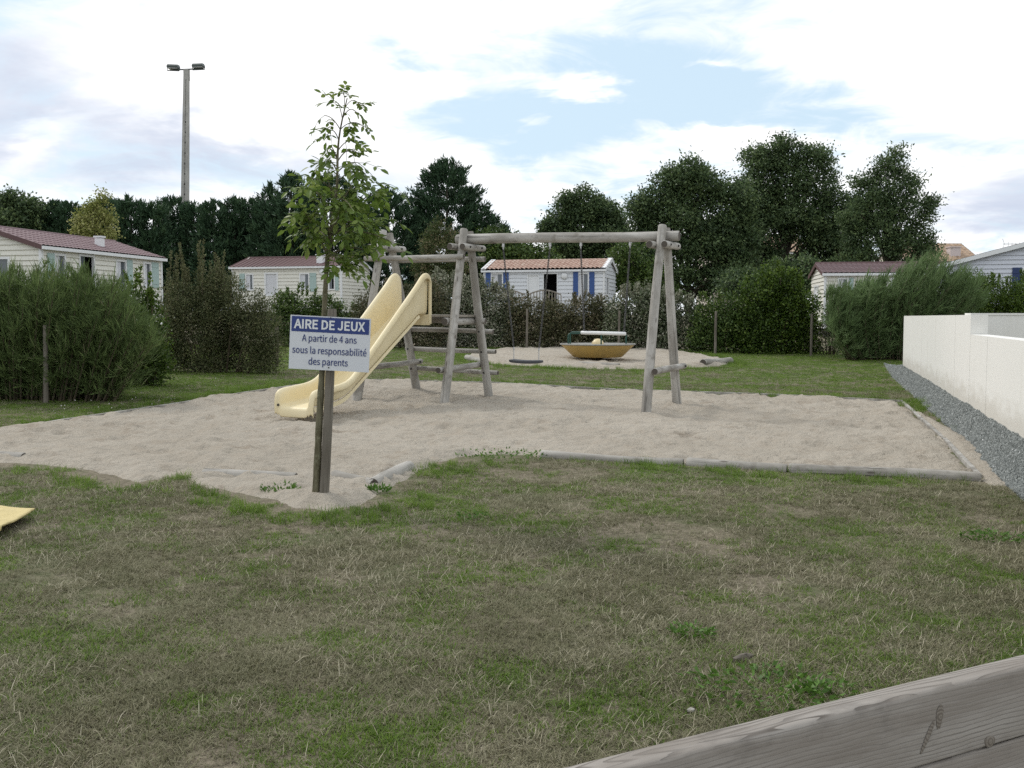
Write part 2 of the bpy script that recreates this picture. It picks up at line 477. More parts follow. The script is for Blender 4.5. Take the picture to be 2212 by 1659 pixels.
M_CREAM = painted('cream_siding', (.70, .685, .615), .55, .05, (.35, .32, .24), .18)
M_WSIDE = painted('white_siding', (.66, .68, .71), .5, .04, (.4, .38, .34), .14)
M_GSIDE = painted('grey_white_siding', (.60, .62, .68), .5, .04, (.4, .38, .36), .12)
M_TRIM = painted('white_trim', (.74, .75, .76), .45, .03, (.4, .38, .34), .12)
M_SAGE = painted('sage_shutter', (.36, .47, .45), .55, .05, (.2, .24, .22), .15)
M_BLUE = painted('blue_shutter', (.035, .085, .26), .5, .05, (.06, .08, .15), .15)
M_NAVY = painted('navy_shutter', (.025, .045, .13), .5, .05, (.06, .06, .1), .15)
M_CURT = painted('pale_curtain', (.62, .63, .66), .8, .12, (.45, .45, .48), .35)
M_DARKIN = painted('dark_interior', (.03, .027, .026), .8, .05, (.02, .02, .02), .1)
M_GLASS = mat('window_glass', lambda nb: setp(nb, col=(.10, .115, .13), rough=.08, spec=.6, metal=0))
M_BURG = painted('burgundy_roof_sheet', (.105, .055, .056), .55, .08, (.17, .12, .115), .25)
M_MAUVE = painted('mauve_roof_tile', (.17, .105, .112), .6, .08, (.24, .19, .19), .3)


def _terra(nb):
    o = nb.tc.outputs['Object']
    n = nb.noise(o, 3.5, 5, .65); k = nb.noise(scaled(nb, o, (5, 3, 3)), 1.0, 2, .5)
    c = nb.mix(nb.smooth(n, .3, .7), (.36, .22, .17), (.52, .38, .31))
    c = nb.mix(nb.m('MULTIPLY', nb.smooth(k, .5, .7), .5), c, (.55, .46, .38))
    setp(nb, col=c, rough=.85)
M_TERRA = mat('terracotta_tiles', _terra)


def _roman(nb):
    o = nb.tc.outputs['Object']
    n = nb.noise(o, 2.0, 5, .65); k = nb.noise(o, 9, 2, .5)
    c = nb.mix(nb.smooth(n, .3, .7), (.30, .20, .13), (.44, .33, .24))
    c = nb.mix(nb.m('MULTIPLY', nb.smooth(k, .45, .7), .5), c, (.22, .16, .11))
    setp(nb, col=c, rough=.9)
M_ROMAN = mat('roman_tiles', _roman)
M_RENDER = painted('pale_house_render', (.56, .50, .43), .8, .08, (.35, .3, .25), .25)
M_PINKW = painted('pink_chimney_render', (.60, .53, .52), .8, .06, (.35, .3, .28), .2)
M_BROWNP = painted('brown_shutter_paint', (.14, .07, .05), .6, .08, (.1, .06, .05), .2)


def _wall(nb):
    o = nb.tc.outputs['Object']
    n = nb.noise(o, 1.3, 6, .65); st = nb.noise(scaled(nb, o, (3.2, 3.2, .35)), 1.0, 5, .6); f_ = nb.noise(o, 70, 4, .6)
    c = nb.mix(nb.m('MULTIPLY', n, .35), (.76, .75, .71), (.68, .67, .63))
    c = nb.mix(nb.m('MULTIPLY', nb.smooth(st, .56, .78), .28), c, (.52, .49, .42))
    zw = nb.m('SUBTRACT', nb.n('ShaderNodeSeparateXYZ', i={0: o}).outputs[2], nb.m('MULTIPLY', nb.noise(scaled(nb, o, (2.2, 2.2, 6)), 1.0, 5, .65), .55))
    c = nb.mix(nb.m('MULTIPLY', nb.m('SUBTRACT', 1.0, nb.smooth(zw, -.12, .18)), .45), c, (.40, .36, .29))
    setp(nb, col=c, rough=.85, spec=.2, nrm=bump(nb, f_, .25, .004))
M_WALL = mat('white_wall_render', _wall)
M_JOINT = painted('wall_joint_line', (.42, .41, .38), .9, .05)
M_CONC = mat('pole_concrete', lambda nb: setp(nb, col=nb.mix(nb.smooth(nb.noise(nb.tc.outputs['Object'], 1.2, 6, .65), .3, .7), (.30, .29, .27), (.42, .41, .38)), rough=.9))
M_LAMPH = painted('dark_lamp_housing', (.06, .075, .07), .5, .05)
M_LAMPG = mat('lamp_glass', lambda nb: setp(nb, col=(.55, .56, .58), rough=.15))
M_CLOTH = mat('yellow_canvas', lambda nb: setp(nb, col=nb.mix(nb.noise(nb.tc.outputs['Object'], 7, 5, .6), (.62, .50, .22), (.52, .43, .21)), rough=.8, nrm=bump(nb, nb.noise(nb.tc.outputs['Object'], 9, 5, .6, .6), .8, .03)))


def _plank(nb):
    """weathered sawn pine, grain along local X"""
    o = nb.tc.outputs['Object']
    s3 = nb.n('ShaderNodeSeparateXYZ', i={0: o})
    wob = nb.noise(scaled(nb, o, (1.6, 6, 6)), 1.0, 4, .5)
    wob2 = nb.noise(scaled(nb, o, (2.6, 9, 9)), 1.0, 4, .55)
    # distance from a tilted pith gives long cathedral figures on the top, tight lines on the face
    yy_ = nb.m('ADD', s3.outputs[1], nb.m('MULTIPLY', nb.m('SUBTRACT', wob, .5), .085))
    zz_ = nb.m('ADD', s3.outputs[2], nb.m('ADD', nb.m('MULTIPLY', nb.m('SUBTRACT', wob2, .5), .030), nb.m('MULTIPLY', s3.outputs[0], .010)))
    r = nb.m('SQRT', nb.m('ADD', nb.m('MULTIPLY', nb.m('ADD', yy_, .018), nb.m('MULTIPLY', nb.m('ADD', yy_, .018), .55)), nb.m('MULTIPLY', nb.m('ADD', zz_, .06), nb.m('ADD', zz_, .06))))
    ring = nb.m('FRACT', nb.m('MULTIPLY', nb.m('ADD', r, nb.m('MULTIPLY', nb.noise(scaled(nb, o, (1.2, 60, 60)), 1.0, 2, .5), .006)), 135.0))
    line = nb.smooth(ring, .55, .97)
    nz_ = nb.n('ShaderNodeSeparateXYZ', i={0: nb.n('ShaderNodeNewGeometry').outputs['Normal']}).outputs[2]
    topm = nb.smooth(nz_, .55, .85)
    cath = nb.m('FRACT', nb.m('ADD', nb.m('MULTIPLY', nb.noise(scaled(nb, o, (1.7, 13, 2)), 1.0, 3, .4, .2), 20.0), nb.m('MULTIPLY', s3.outputs[1], 70.0)))
    tline = nb.m('MULTIPLY', nb.smooth(cath, .50, .92), nb.m('SUBTRACT', 1.0, nb.smooth(cath, .95, 1.0)))
    line = nb.m('ADD', nb.m('MULTIPLY', line, nb.m('SUBTRACT', 1.0, topm)), nb.m('MULTIPLY', tline, nb.m('MULTIPLY', topm, 1.5)))
    fib = nb.noise(scaled(nb, o, (4, 160, 160)), 1.0, 5, .6)
    pat = nb.noise(scaled(nb, o, (2.5, 14, 14)), 1.0, 5, .6)
    c = nb.mix(nb.smooth(pat, .3, .72), (.215, .190, .165), (.36, .335, .305))
    c = nb.mix(nb.m('MULTIPLY', line, nb.m('ADD', nb.m('MULTIPLY', nb.smooth(pat, .35, .7), .55), .22)), c, (.085, .072, .060))
    c = nb.mix(nb.m('MULTIPLY', nb.smooth(fib, .45, .75), .35), c, (.30, .28, .26))
    dark = nb.noise(scaled(nb, o, (5, 9, 9)), 1.0, 5, .65)
    c = nb.mix(nb.m('MULTIPLY', nb.smooth(dark, .54, .74), .45), c, (.075, .064, .055))
    h = nb.m('ADD', nb.m('MULTIPLY', line, -.8), nb.m('MULTIPLY', fib, .5))
    setp(nb, col=c, rough=.8, spec=.25, nrm=bump(nb, h, .55, .0022))
M_PLANK = mat('weathered_plank', _plank)
M_KNOT = mat('plank_knot', lambda nb: setp(nb, col=nb.ramp(nb.n('ShaderNodeTexWave', wave_type='RINGS', rings_direction='Y', i={'Vector': nb.tc.outputs['Object'], 'Scale': 55.0, 'Distortion': 3.0, 'Detail': 3.0}).outputs[0], [(0, (.12, .10, .082)), (1, (.21, .185, .155))]), rough=.75))

# ================================================================== THE SETTING
RNG = np.random.default_rng(7)


def pxpoly(pts): return [gnd(*p) for p in pts]


SANDPX = [(-260, 985), (-100, 935), (0, 931), (150, 909), (300, 887), (500, 856), (690, 829), (760, 825), (860, 825), (1060, 832), (1300, 843), (1500, 852),
          (1750, 862), (1948, 871), (2000, 916), (2060, 975), (2114, 1030), (1900, 1026), (1700, 1017), (1480, 1001), (1300, 992), (1170, 986), (1100, 981),
          (1050, 981), (1000, 986), (950, 997), (900, 1018), (870, 1040), (820, 1064), (795, 1092), (720, 1108), (640, 1100), (600, 1078), (550, 1072), (520, 1062), (440, 1052),
          (380, 1030), (300, 1040), (230, 1024), (120, 1003), (0, 996), (-120, 990)]
MOUNDPX = [(1006, 774), (1030, 760), (1100, 756), (1250, 754), (1400, 757), (1475, 764), (1520, 770), (1580, 784), (1555, 791), (1450, 796), (1340, 797), (1240, 795),
           (1130, 791), (1050, 786)]
SAND = pxpoly(SANDPX); MOUND = pxpoly(MOUNDPX)


def wallpt(px, py):
    r = ray(px, py); u = r.x / r.y
    Y = 1.845 / (u - .304)
    return Vector((0, 0, EYE)) + r * (Y / r.y)


GL = [gnd(*p) for p in [(1908, 786), (1925, 815), (1965, 850), (1995, 880), (2030, 907), (2090, 962), (2140, 1022), (2212, 1085), (2330, 1190)]]
GR = [wallpt(*p) for p in [(1950, 790), (1975, 806), (2010, 826), (2060, 858), (2110, 888), (2160, 918), (2212, 950), (2290, 1000), (2420, 1085)]]
GPOLY = GL + GR[::-1]


# ---- ground sheet
def axis(lo, hi, fine0, fine1, f_, c_):
    a = list(np.arange(fine0, fine1 + 1e-6, f_))
    x = fine0; st = f_
    while x > lo: st = min(st * 1.35, c_); x -= st; a.insert(0, x)
    x = fine1; st = f_
    while x < hi: st = min(st * 1.35, c_); x += st; a.append(x)
    return np.array(a)
gx = axis(-420, 420, -16, 18, .2, 40); gy = axis(-60, 700, 1, 34, .2, 40)
X, Y = np.meshgrid(gx, gy)
Z = G(X, Y)
dd_ = np.maximum(signed_inside(SAND, X, Y), signed_inside(MOUND, X, Y))
Z -= .22 * np.clip((dd_ - .12) / .35, 0, 1)
nx, ny = len(gx), len(gy)
idx = np.arange(nx * ny).reshape(ny, nx)
Q = np.stack([idx[:-1, :-1], idx[:-1, 1:], idx[1:, 1:], idx[1:, :-1]], -1).reshape(-1, 4)
me = mesh_np('ground', np.stack([X.ravel(), Y.ravel(), Z.ravel()], 1), Q, M_SOIL, smooth=True)
tag(place(bpy.data.objects.new('ground', me)), 'dry patchy lawn ground under and around the playground', 'lawn', kind='structure')


# ---- sand sheets
def sandsheet(name, poly, step, lift, seed, label, amp=1.0):
    xs = [p.x for p in poly]; ys = [p.y for p in poly]
    ax_ = np.arange(min(xs) - .3, max(xs) + .3, step); ay_ = np.arange(min(ys) - .3, max(ys) + .3, step)
    X, Y = np.meshgrid(ax_, ay_)
    D = signed_inside(poly, X, Y) + (fbm(X * 2.2, Y * 2.2, seed + 3, 4) - .5) * .16
    e = np.clip((D + .09) / .24, 0, 1); e = e * e * (3 - 2 * e)
    b_ = (fbm(X * 1.1, Y * 1.1, seed, 3) - .5) * .09 + (np.abs(fbm(X * 3.0, Y * 3.0, seed + 9, 3) - .5)) * -.10 + (fbm(X * 6.0, Y * 6.0, seed + 5, 3) - .5) * .07
    rg = np.random.default_rng(seed)
    for k in range(int(420 * amp)):
        fx = rg.uniform(min(xs), max(xs)); fy = rg.uniform(min(ys), max(ys)); a = rg.uniform(0, 3.14)
        uu = (X - fx) * math.cos(a) + (Y - fy) * math.sin(a); vv = -(X - fx) * math.sin(a) + (Y - fy) * math.cos(a)
        r2 = (uu / rg.uniform(.07, .20)) ** 2 + (vv / rg.uniform(.05, .12)) ** 2
        b_ = b_ - rg.uniform(.015, .05) * np.exp(-r2) + .014 * np.exp(-(r2 - 1.8) ** 2 * 2)
    Z = G(X, Y) + np.where(D > -.20, -.035 + e * lift, -.06) + b_ * e * amp
    n_y, n_x = X.shape
    idx = np.arange(n_x * n_y).reshape(n_y, n_x)
    keep = (D[:-1, :-1] > -.22) & (D[1:, 1:] > -.22) & (D[1:, :-1] > -.22) & (D[:-1, 1:] > -.22)
    Q = np.stack([idx[:-1, :-1], idx[:-1, 1:], idx[1:, 1:], idx[1:, :-1]], -1)[keep]
    used = np.unique(Q); rm = np.zeros(n_x * n_y, int); rm[used] = np.arange(len(used))
    V = np.stack([X.ravel(), Y.ravel(), Z.ravel()], 1)[used]
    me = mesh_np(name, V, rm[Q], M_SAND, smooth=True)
    tag(place(bpy.data.objects.new(name, me)), label, 'sand', kind='structure')
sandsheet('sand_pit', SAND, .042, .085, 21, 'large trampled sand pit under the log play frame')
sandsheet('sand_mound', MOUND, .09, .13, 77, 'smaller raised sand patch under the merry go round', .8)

SPILL = pxpoly([(1968, 886), (2012, 900), (2062, 926), (2118, 968), (2172, 1020), (2195, 1052), (2135, 1052), (2070, 990), (2010, 930)])
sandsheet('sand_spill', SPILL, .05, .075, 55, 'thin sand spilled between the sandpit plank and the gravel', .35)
# ---- gravel bank
n_s, n_c = 90, 22
def resample(P, n):
    P = np.array([tuple(p) for p in P]); d = np.r_[0, np.cumsum(np.linalg.norm(np.diff(P, axis=0), axis=1))]
    t = np.linspace(0, d[-1], n); return np.stack([np.interp(t, d, P[:, k]) for k in range(3)], 1)
A = np.stack([np.interp(np.linspace(0, 1, n_s), np.linspace(0, 1, len(GL)), np.array([tuple(p) for p in GL])[:, k]) for k in range(3)], 1)
B = np.stack([np.interp(np.linspace(0, 1, n_s), np.linspace(0, 1, len(GR)), np.array([tuple(p) for p in GR])[:, k]) for k in range(3)], 1)
wv = np.linspace(0, 1, n_c)
V = A[:, None, :] * (1 - wv[None, :, None]) + B[:, None, :] * wv[None, :, None]
gz = G(V[..., 0], V[..., 1])
top = B[:, None, 2]
V[..., 2] = np.maximum(gz + .012, 0) + (np.maximum(top - gz, .02)) * (wv[None, :] ** 1.5) + (fbm(V[..., 0] * 3, V[..., 1] * 3, 4, 3) - .5) * .05
V[:, 0, 2] = gz[:, 0] - .03
GB = V.copy()
idx = np.arange(n_s * n_c).reshape(n_s, n_c)
Q = np.stack([idx[:-1, :-1], idx[1:, :-1], idx[1:, 1:], idx[:-1, 1:]], -1).reshape(-1, 4)
me = mesh_np('gravel_strip', V.reshape(-1, 3), Q, M_GRAVB, smooth=True)
tag(place(bpy.data.objects.new('gravel_strip', me)), 'banked strip of grey gravel along the white wall', 'gravel', kind='structure')


# ---- scatter with geometry nodes (for what nobody could count)
def scatter(name, pts, rots, scl, tone, src_mesh, label, cat):
    me = bpy.data.meshes.new(name)
    me.vertices.add(len(pts)); me.vertices.foreach_set('co', np.ascontiguousarray(pts, np.float32).ravel())
    a = me.attributes.new('rot', 'FLOAT_VECTOR', 'POINT'); a.data.foreach_set('vector', np.ascontiguousarray(rots, np.float32).ravel())
    a = me.attributes.new('scl', 'FLOAT', 'POINT'); a.data.foreach_set('value', np.ascontiguousarray(scl, np.float32))
    a = me.attributes.new('tone', 'FLOAT', 'POINT'); a.data.foreach_set('value', np.ascontiguousarray(tone, np.float32))
    o = bpy.data.objects.new(name, me); COL.objects.link(o)
    src = bpy.data.objects.new(name + '_source', src_mesh)       # not linked to the scene
    g = bpy.data.node_groups.new(name, 'GeometryNodeTree')
    g.interface.new_socket('Geometry', in_out='INPUT', socket_type='NodeSocketGeometry')
    g.interface.new_socket('Geometry', in_out='OUTPUT', socket_type='NodeSocketGeometry')
    N = g.nodes; L = g.links
    gi = N.new('NodeGroupInput'); go = N.new('NodeGroupOutput')
    oi = N.new('GeometryNodeObjectInfo'); oi.inputs['Object'].default_value = src
    if 'As Instance' in oi.inputs: oi.inputs['As Instance'].default_value = True
    ip = N.new('GeometryNodeInstanceOnPoints')
    ra = N.new('GeometryNodeInputNamedAttribute'); ra.data_type = 'FLOAT_VECTOR'; ra.inputs['Name'].default_value = 'rot'
    sa = N.new('GeometryNodeInputNamedAttribute'); sa.data_type = 'FLOAT'; sa.inputs['Name'].default_value = 'scl'
    L.new(gi.outputs[0], ip.inputs['Points']); L.new(oi.outputs['Geometry'], ip.inputs['Instance'])
    e2r = N.new('FunctionNodeEulerToRotation'); L.new(ra.outputs[0], e2r.inputs[0]); L.new(e2r.outputs[0], ip.inputs['Rotation'])
    L.new(sa.outputs[0], ip.inputs['Scale']); L.new(ip.outputs[0], go.inputs[0])
    md = o.modifiers.new('scatter', 'NODES'); md.node_group = g
    return tag(o, label, cat, kind='stuff')


def tuft(n, hmin, hmax, spread, tiltlo, tilthi, w, seed, mat_, bend=.35):
    r = np.random.default_rng(seed); V = []; Fq = []
    for k in range(n):
        a = r.uniform(0, 2 * math.pi); rr = spread * math.sqrt(r.uniform(0, 1)); bx, by = rr * math.cos(a), rr * math.sin(a)
        d = r.uniform(0, 2 * math.pi); t = rad(r.uniform(tiltlo, tilthi)); h = r.uniform(hmin, hmax)
        dirv = np.array([math.cos(d) * math.sin(t), math.sin(d) * math.sin(t), math.cos(t)])
        t2 = min(t + bend * r.uniform(.3, 1.5), 1.62)
        dir2 = np.array([math.cos(d) * math.sin(t2), math.sin(d) * math.sin(t2), math.cos(t2)])
        side = np.array([-math.sin(d), math.cos(d), 0]) * w / 2 * r.uniform(.7, 1.3)
        p0 = np.array([bx, by, -.004]); p1 = p0 + dirv * h * .5; p2 = p1 + dir2 * h * .5
        k0 = len(V); V += [p0 - side, p0 + side, p1 + side * .8, p1 - side * .8, p2]
        Fq += [(k0, k0 + 1, k0 + 2, k0 + 3), (k0 + 3, k0 + 2, k0 + 4)]
    me = bpy.data.meshes.new('tuft'); me.from_pydata([tuple(v) for v in V], [], Fq); me.materials.append(mat_); me.update(); return me


def samp(y0, y1, dens, mx=.54, pad=.6, seed=1):
    r = np.random.default_rng(seed); w = mx * y1 + pad
    n = int(dens * 2 * w * (y1 - y0)); x = r.uniform(-w, w, n); y = r.uniform(y0, y1, n)
    k = np.abs(x) < mx * y + pad; return x[k], y[k]


xs, ys = [], []
for q, (y0, y1, dn) in enumerate([(2.6, 4.5, 1700), (4.5, 6.5, 1300), (6.5, 9, 900), (9, 13, 600), (13, 19, 380), (19, 32, 230)]):
    a, c_ = samp(y0, y1, dn, .90 if y1 < 7 else .75 if y1 < 14 else .60, .8, seed=30 + q); xs.append(a); ys.append(c_)
gxp = np.concatenate(xs); gyp = np.concatenate(ys)
dS = np.maximum(signed_inside(SAND, gxp, gyp), signed_inside(MOUND, gxp, gyp))
dS2 = dS + (fbm(gxp * 1.8, gyp * 1.8, 61, 4) - .5) * .75
dG = signed_inside(GPOLY, gxp, gyp) + (fbm(gxp * 2.0, gyp * 2.0, 62, 3) - .5) * .3
ru = RNG.uniform(0, 1, len(gxp))
ok = (dS2 < -.01 - .10 * ru) & (dG < .02)
# bare trodden ground between sandpit corner and the gravel
cxx = gnd(2060, 960)
bare = np.exp(-(((gxp - cxx.x) / .8) ** 2 + ((gyp - cxx.y) / 2.0) ** 2))
ok &= (ru > bare * .93) & (signed_inside(SPILL, gxp, gyp) < .02)
gxp, gyp, dS2, ru, dS_ = gxp[ok], gyp[ok], dS2[ok], ru[ok], dS[ok]
base = fbm(gxp * .55, gyp * .55, 91, 4); fine = fbm(gxp * 2.6, gyp * 2.6, 95, 3)
green = (base - .5) * 1.25 + (fine - .5) * 2.9 - .16
near = np.exp(-(np.maximum(-dS_ - .1, 0) / .55) ** 2)
green += near * (.20 + 1.9 * np.clip(fbm(gxp * 1.3, gyp * 1.3, 51, 3) - .30, 0, .6))
far = np.clip((gyp - 14.5) / 3, 0, 1)
green += far * (.85 + .35 * np.clip((gxp - 1) / 5, -1, 1)) - far * np.exp(-((gyp - 17.0) / 1.8) ** 2) * .55 * (gxp > -4)
green += far * np.clip((gyp - 21) / 5, 0, 1) * .5
green += np.clip((-gxp - 3.5) / 2, 0, 1) * np.clip((gyp - 11.5) / 2, 0, 1) * 1.2
green += np.exp(-(((gxp - 1.6) / 1.5) ** 2 + ((gyp - 4.2) / 1.6) ** 2)) * .22 + np.exp(-(((gxp - 3.2) / 1.5) ** 2 + ((gyp - 6.8) / 2.2) ** 2)) * .36
green += np.exp(-(((gxp + 1.8) / 1.0) ** 2 + ((gyp - 4.3) / .9) ** 2)) * .35
isg = RNG.uniform(-.85, .85, len(green)) < (green - .50) * 1.0
bald = fbm(gxp * 1.4, gyp * 1.4, 44, 4)
keep = (isg & (ru > .12)) | (bald > .34) | (ru > .66)
def put(sel, name, meshfn, label, smin, smax, k, cat='grass', zoff=0.0, nvar=1, tonefn=None):
    x, y = gxp[sel], gyp[sel]; n = len(x)
    pts = np.stack([x, y, G(x, y) + zoff], 1)
    rot = np.stack([RNG.normal(0, .12, n), RNG.normal(0, .12, n), RNG.uniform(0, 6.28, n)], 1)
    sc_ = RNG.uniform(smin, smax, n) * (1 + .25 * (y > 15))
    tone = np.clip((tonefn(x, y) if tonefn else 0.5) + RNG.normal(0, .2, n), 0, 1)
    scatter(name, pts, rot, sc_, tone, meshfn, label, cat)
GSEL = isg & keep; DSEL = (~isg) & keep
half = RNG.uniform(0, 1, len(gxp)) < .5
edge = GSEL & (near > .55) & (ru > .82)
tf = lambda x, y: .48 + (fbm(x * 1.7, y * 1.7, 12, 3) - .5) * .55
put(GSEL & half, 'grass', tuft(24, .016, .040, .055, 15, 75, .0036, 1, F_GRASS), 'short green grass growing in patches on the lawn', .75, 1.25, 0, tonefn=tf)
put(GSEL & ~half, 'grass', tuft(22, .014, .036, .05, 25, 80, .0036, 2, F_GRASS), 'short green grass growing in patches on the lawn', .75, 1.3, 0, tonefn=tf)
put(edge, 'tall_grass', tuft(20, .05, .12, .05, 5, 50, .0045, 3, F_GRASS), 'longer green grass fringing the edge of the sand', .7, 1.2, 0, tonefn=tf)
put(DSEL & half, 'dry_grass', tuft(28, .020, .048, .06, 35, 88, .0028, 4, F_DRY), 'dry grey brown grass covering most of the lawn', .75, 1.25, 0, tonefn=tf)
put(DSEL & ~half, 'dry_grass', tuft(26, .018, .042, .06, 25, 86, .0028, 5, F_DRY), 'dry grey brown grass covering most of the lawn', .75, 1.3, 0, tonefn=tf)
strawsel = DSEL & (ru > .86) & (gyp < 11) & (fbm(gxp * 1.3, gyp * 1.3, 33, 3) > .40)
put(strawsel, 'straw', tuft(3, .025, .080, .07, 40, 89, .0022, 6, F_STRAW, .5), 'pale dry straw stalks scattered over the near lawn', .7, 1.2, 0)

# gravel stones
ns = 60000
aa = RNG.uniform(0, 1, ns); bb = RNG.uniform(.02, 1, ns)
fi = aa * (n_s - 1); i0 = np.clip(fi.astype(int), 0, n_s - 2); fr = (fi - i0)[:, None]
fj = bb * (n_c - 1); j0 = np.clip(fj.astype(int), 0, n_c - 2); fq = (fj - j0)[:, None]
P = (GB[i0, j0] * (1 - fr) + GB[i0 + 1, j0] * fr) * (1 - fq) + (GB[i0, j0 + 1] * (1 - fr) + GB[i0 + 1, j0 + 1] * fr) * fq
rr = np.random.default_rng(3)
mbs = MB(); ph = [(1, 0, 0), (0, 1, 0), (-1, 0, 0), (0, -1, 0), (.1, .1, .75), (0, -.1, -.6)]
mbs.add([tuple(np.array(p) * .013 * rr.uniform(.75, 1.2)) for p in ph], [(0, 1, 4), (1, 2, 4), (2, 3, 4), (3, 0, 4), (1, 0, 5), (2, 1, 5), (3, 2, 5), (0, 3, 5)])
sm = mbs.mesh('stone'); sm.materials.append(M_STONE)
scatter('gravel', P, RNG.uniform(0, 6.28, (ns, 3)), RNG.uniform(.6, 1.5, ns), np.clip(RNG.normal(.45, .25, ns), 0, 1), sm, 'loose grey crushed stones banked against the white wall', 'gravel')

# clover heads
fx_, fy_ = samp(8.5, 14.5, 1.6, seed=88)
k = (signed_inside(SAND, fx_, fy_) < -.1) & (fbm(fx_ * .8, fy_ * .8, 8, 3) > .5)
k2x, k2y = samp(13, 19, 4, seed=89); kk = (k2x < -5) & (k2x > -.45 * k2y) & (signed_inside(SAND, k2x, k2y) < -.1)
fx_ = np.r_[fx_[k], k2x[kk]]; fy_ = np.r_[fy_[k], k2y[kk]]
M_FLOW = foliage('clover_flower', [(0, (.55, .52, .48)), (1, (.75, .73, .70))], .2, .7, True)
mbf = MB(); mbf.lathe([(.001, .035), (.006, .036), (.008, .042), (.006, .048), (.001, .050)], 6); fm = mbf.mesh('head'); fm.materials.append(M_FLOW)
scatter('clover_flowers', np.stack([fx_, fy_, G(fx_, fy_)], 1), RNG.normal(0, .2, (len(fx_), 3)), RNG.uniform(.6, 1.1, len(fx_)), RNG.uniform(0, 1, len(fx_)), fm, 'tiny white clover heads dotted through the green lawn', 'flowers')

# ================================================================== LOG PLAY FRAME
ANG = rad(-24.0)
U = Vector((math.cos(ANG), math.sin(ANG))); VV = Vector((-math.sin(ANG), math.cos(ANG)))
M0 = Vector((-0.68, 15.55))
def plane(x, y): return SY * y + SX * x
def PS(s_, t_, z_):
    p = M0 + U * s_ + VV * t_
    return Vector((p.x, p.y, plane(p.x, p.y) + .02 + z_))


def logobj(name, A, B_, r0, r1, parent, m=(M_LOG, M_LOGEND), seg=14, seed=0, rough=.02, label=None):
    A = Vector(A); B_ = Vector(B_); L = (B_ - A).length
    rg = np.random.default_rng(abs(hash((round(A.x, 2), round(B_.z, 2), seed))) % 99991)
    mb = MB(); n = max(4, int(L / .25))
    zs = [0, .012] + list(np.linspace(.05, L - .05, n)) + [L - .012, L]
    ph = rg.uniform(0, 6.28, 4)
    pts = []; rs = []
    for z in zs:
        t = z / L; r = r0 + (r1 - r0) * t
        if z in (0, L): r *= .90
        pts.append((.006 * math.sin(z * 1.7 + ph[0]) * min(1, L / 1.5), .006 * math.sin(z * 2.1 + ph[1]) * min(1, L / 1.5), z)); rs.append(r * (1 + rough * math.sin(z * 4 + ph[2])))
    mb.tube(pts, rs, seg, True, 0, 1)
    q = (B_ - A).to_track_quat('Z', 'Y')
    Mw = Matrix.Translation(A) @ q.to_matrix().to_4x4()
    o = mb.obj(name, m, parent, 50, world=Mw)
    if label: o['label'] = label
    return o


rootp = PS(0.8, 0, -.02)
play = empty('play_frame', rootp, 'weathered log play frame with yellow slide, platform and swing beam', 'playground')
HT = 2.58
FR = {'L': -1.40, 'M': 0.0, 'R': 3.05}
spread = {'L': (.95, .98), 'M': (.80, .78), 'R': (.86, .86)}
LEG = {}
for k, s0 in FR.items():
    f_, r_ = spread[k]
    for side, base in ((-1, -f_), (1, r_)):
        A = PS(s0 + (.0 if side < 0 else .0), base, -.14); B_ = PS(s0, side * .085, HT + (0 if side < 0 else -.03))
        # legs run past the beam, leaning against it from both sides
        LEG[k, side] = (A, B_)
        logobj('leg', A, B_, .070, .058, play, seed=side)
# beam carried between the leg tops
logobj('swing_beam', PS(-.17, 0, 2.435), PS(3.27, 0, 2.435), .076, .070, play, seg=16)
def on_leg(k, side, z):
    A, B_ = LEG[k, side]
    base = spread[k][0 if side < 0 else 1]
    t0 = side * base; t1 = side * .085
    f_ = (z + .14) / (HT + .14)
    return t0 + (t1 - t0) * f_
def bolt(P, d):
    mb = MB(); mb.tube([(0, 0, 0), (0, 0, .012), (0, 0, .018)], [.016, .016, .010], 8)
    q = Vector(d).normalized().to_track_quat('Z', 'Y')
    mb.obj('bolt', M_BOLT, play, world=Matrix.Translation(P) @ q.to_matrix().to_4x4())
v3 = Vector((VV.x, VV.y, 0)); u3 = Vector((U.x, U.y, 0))
for k, s0 in FR.items():
    for ds in (-.105, .105):
        tl = .36
        logobj('cross_tie', PS(s0 + ds, -tl, 2.31), PS(s0 + ds, tl, 2.31), .050, .047, play, seed=int(ds * 100))
        for tt in (-.2, .2): bolt(PS(s0 + ds + (.047 if ds > 0 else -.047), tt, 2.31), u3 if ds > 0 else -u3)
    ds = -.108 if k == 'M' else .108
    zf = .60 if k == 'R' else .50
    logobj('foot_tie', PS(s0 + ds, on_leg(k, -1, zf) - .10, zf), PS(s0 + ds, on_leg(k, 1, zf) + .12, zf), .047, .044, play)
    bolt(PS(s0 + ds, on_leg(k, 1, zf) - .0, zf) + u3 * (.046 if ds > 0 else -.046), u3 if ds > 0 else -u3)
# guard rails between the two tower frames, front and back
logobj('guard_rail', PS(-1.60, on_leg('L', -1, 2.14) - .10, 2.14), PS(.10, on_leg('M', -1, 2.14) - .10, 2.16), .042, .040, play)
logobj('guard_rail', PS(-1.58, on_leg('L', 1, 2.14) + .10, 2.14), PS(.16, on_leg('M', 1, 2.14) + .10, 2.14), .042, .040, play)
# climbing rungs on the far side
for z in (.38, .71, 1.03):
    logobj('rung', PS(-1.52, on_leg('L', 1, z) + .095, z), PS(.17, on_leg('M', 1, z) + .095, z), .040, .037, play)
    for k in ('L', 'M'): bolt(PS(FR[k] + .0, on_leg(k, 1, z) - .066, z), -v3 + Vector((0, 0, .2)))
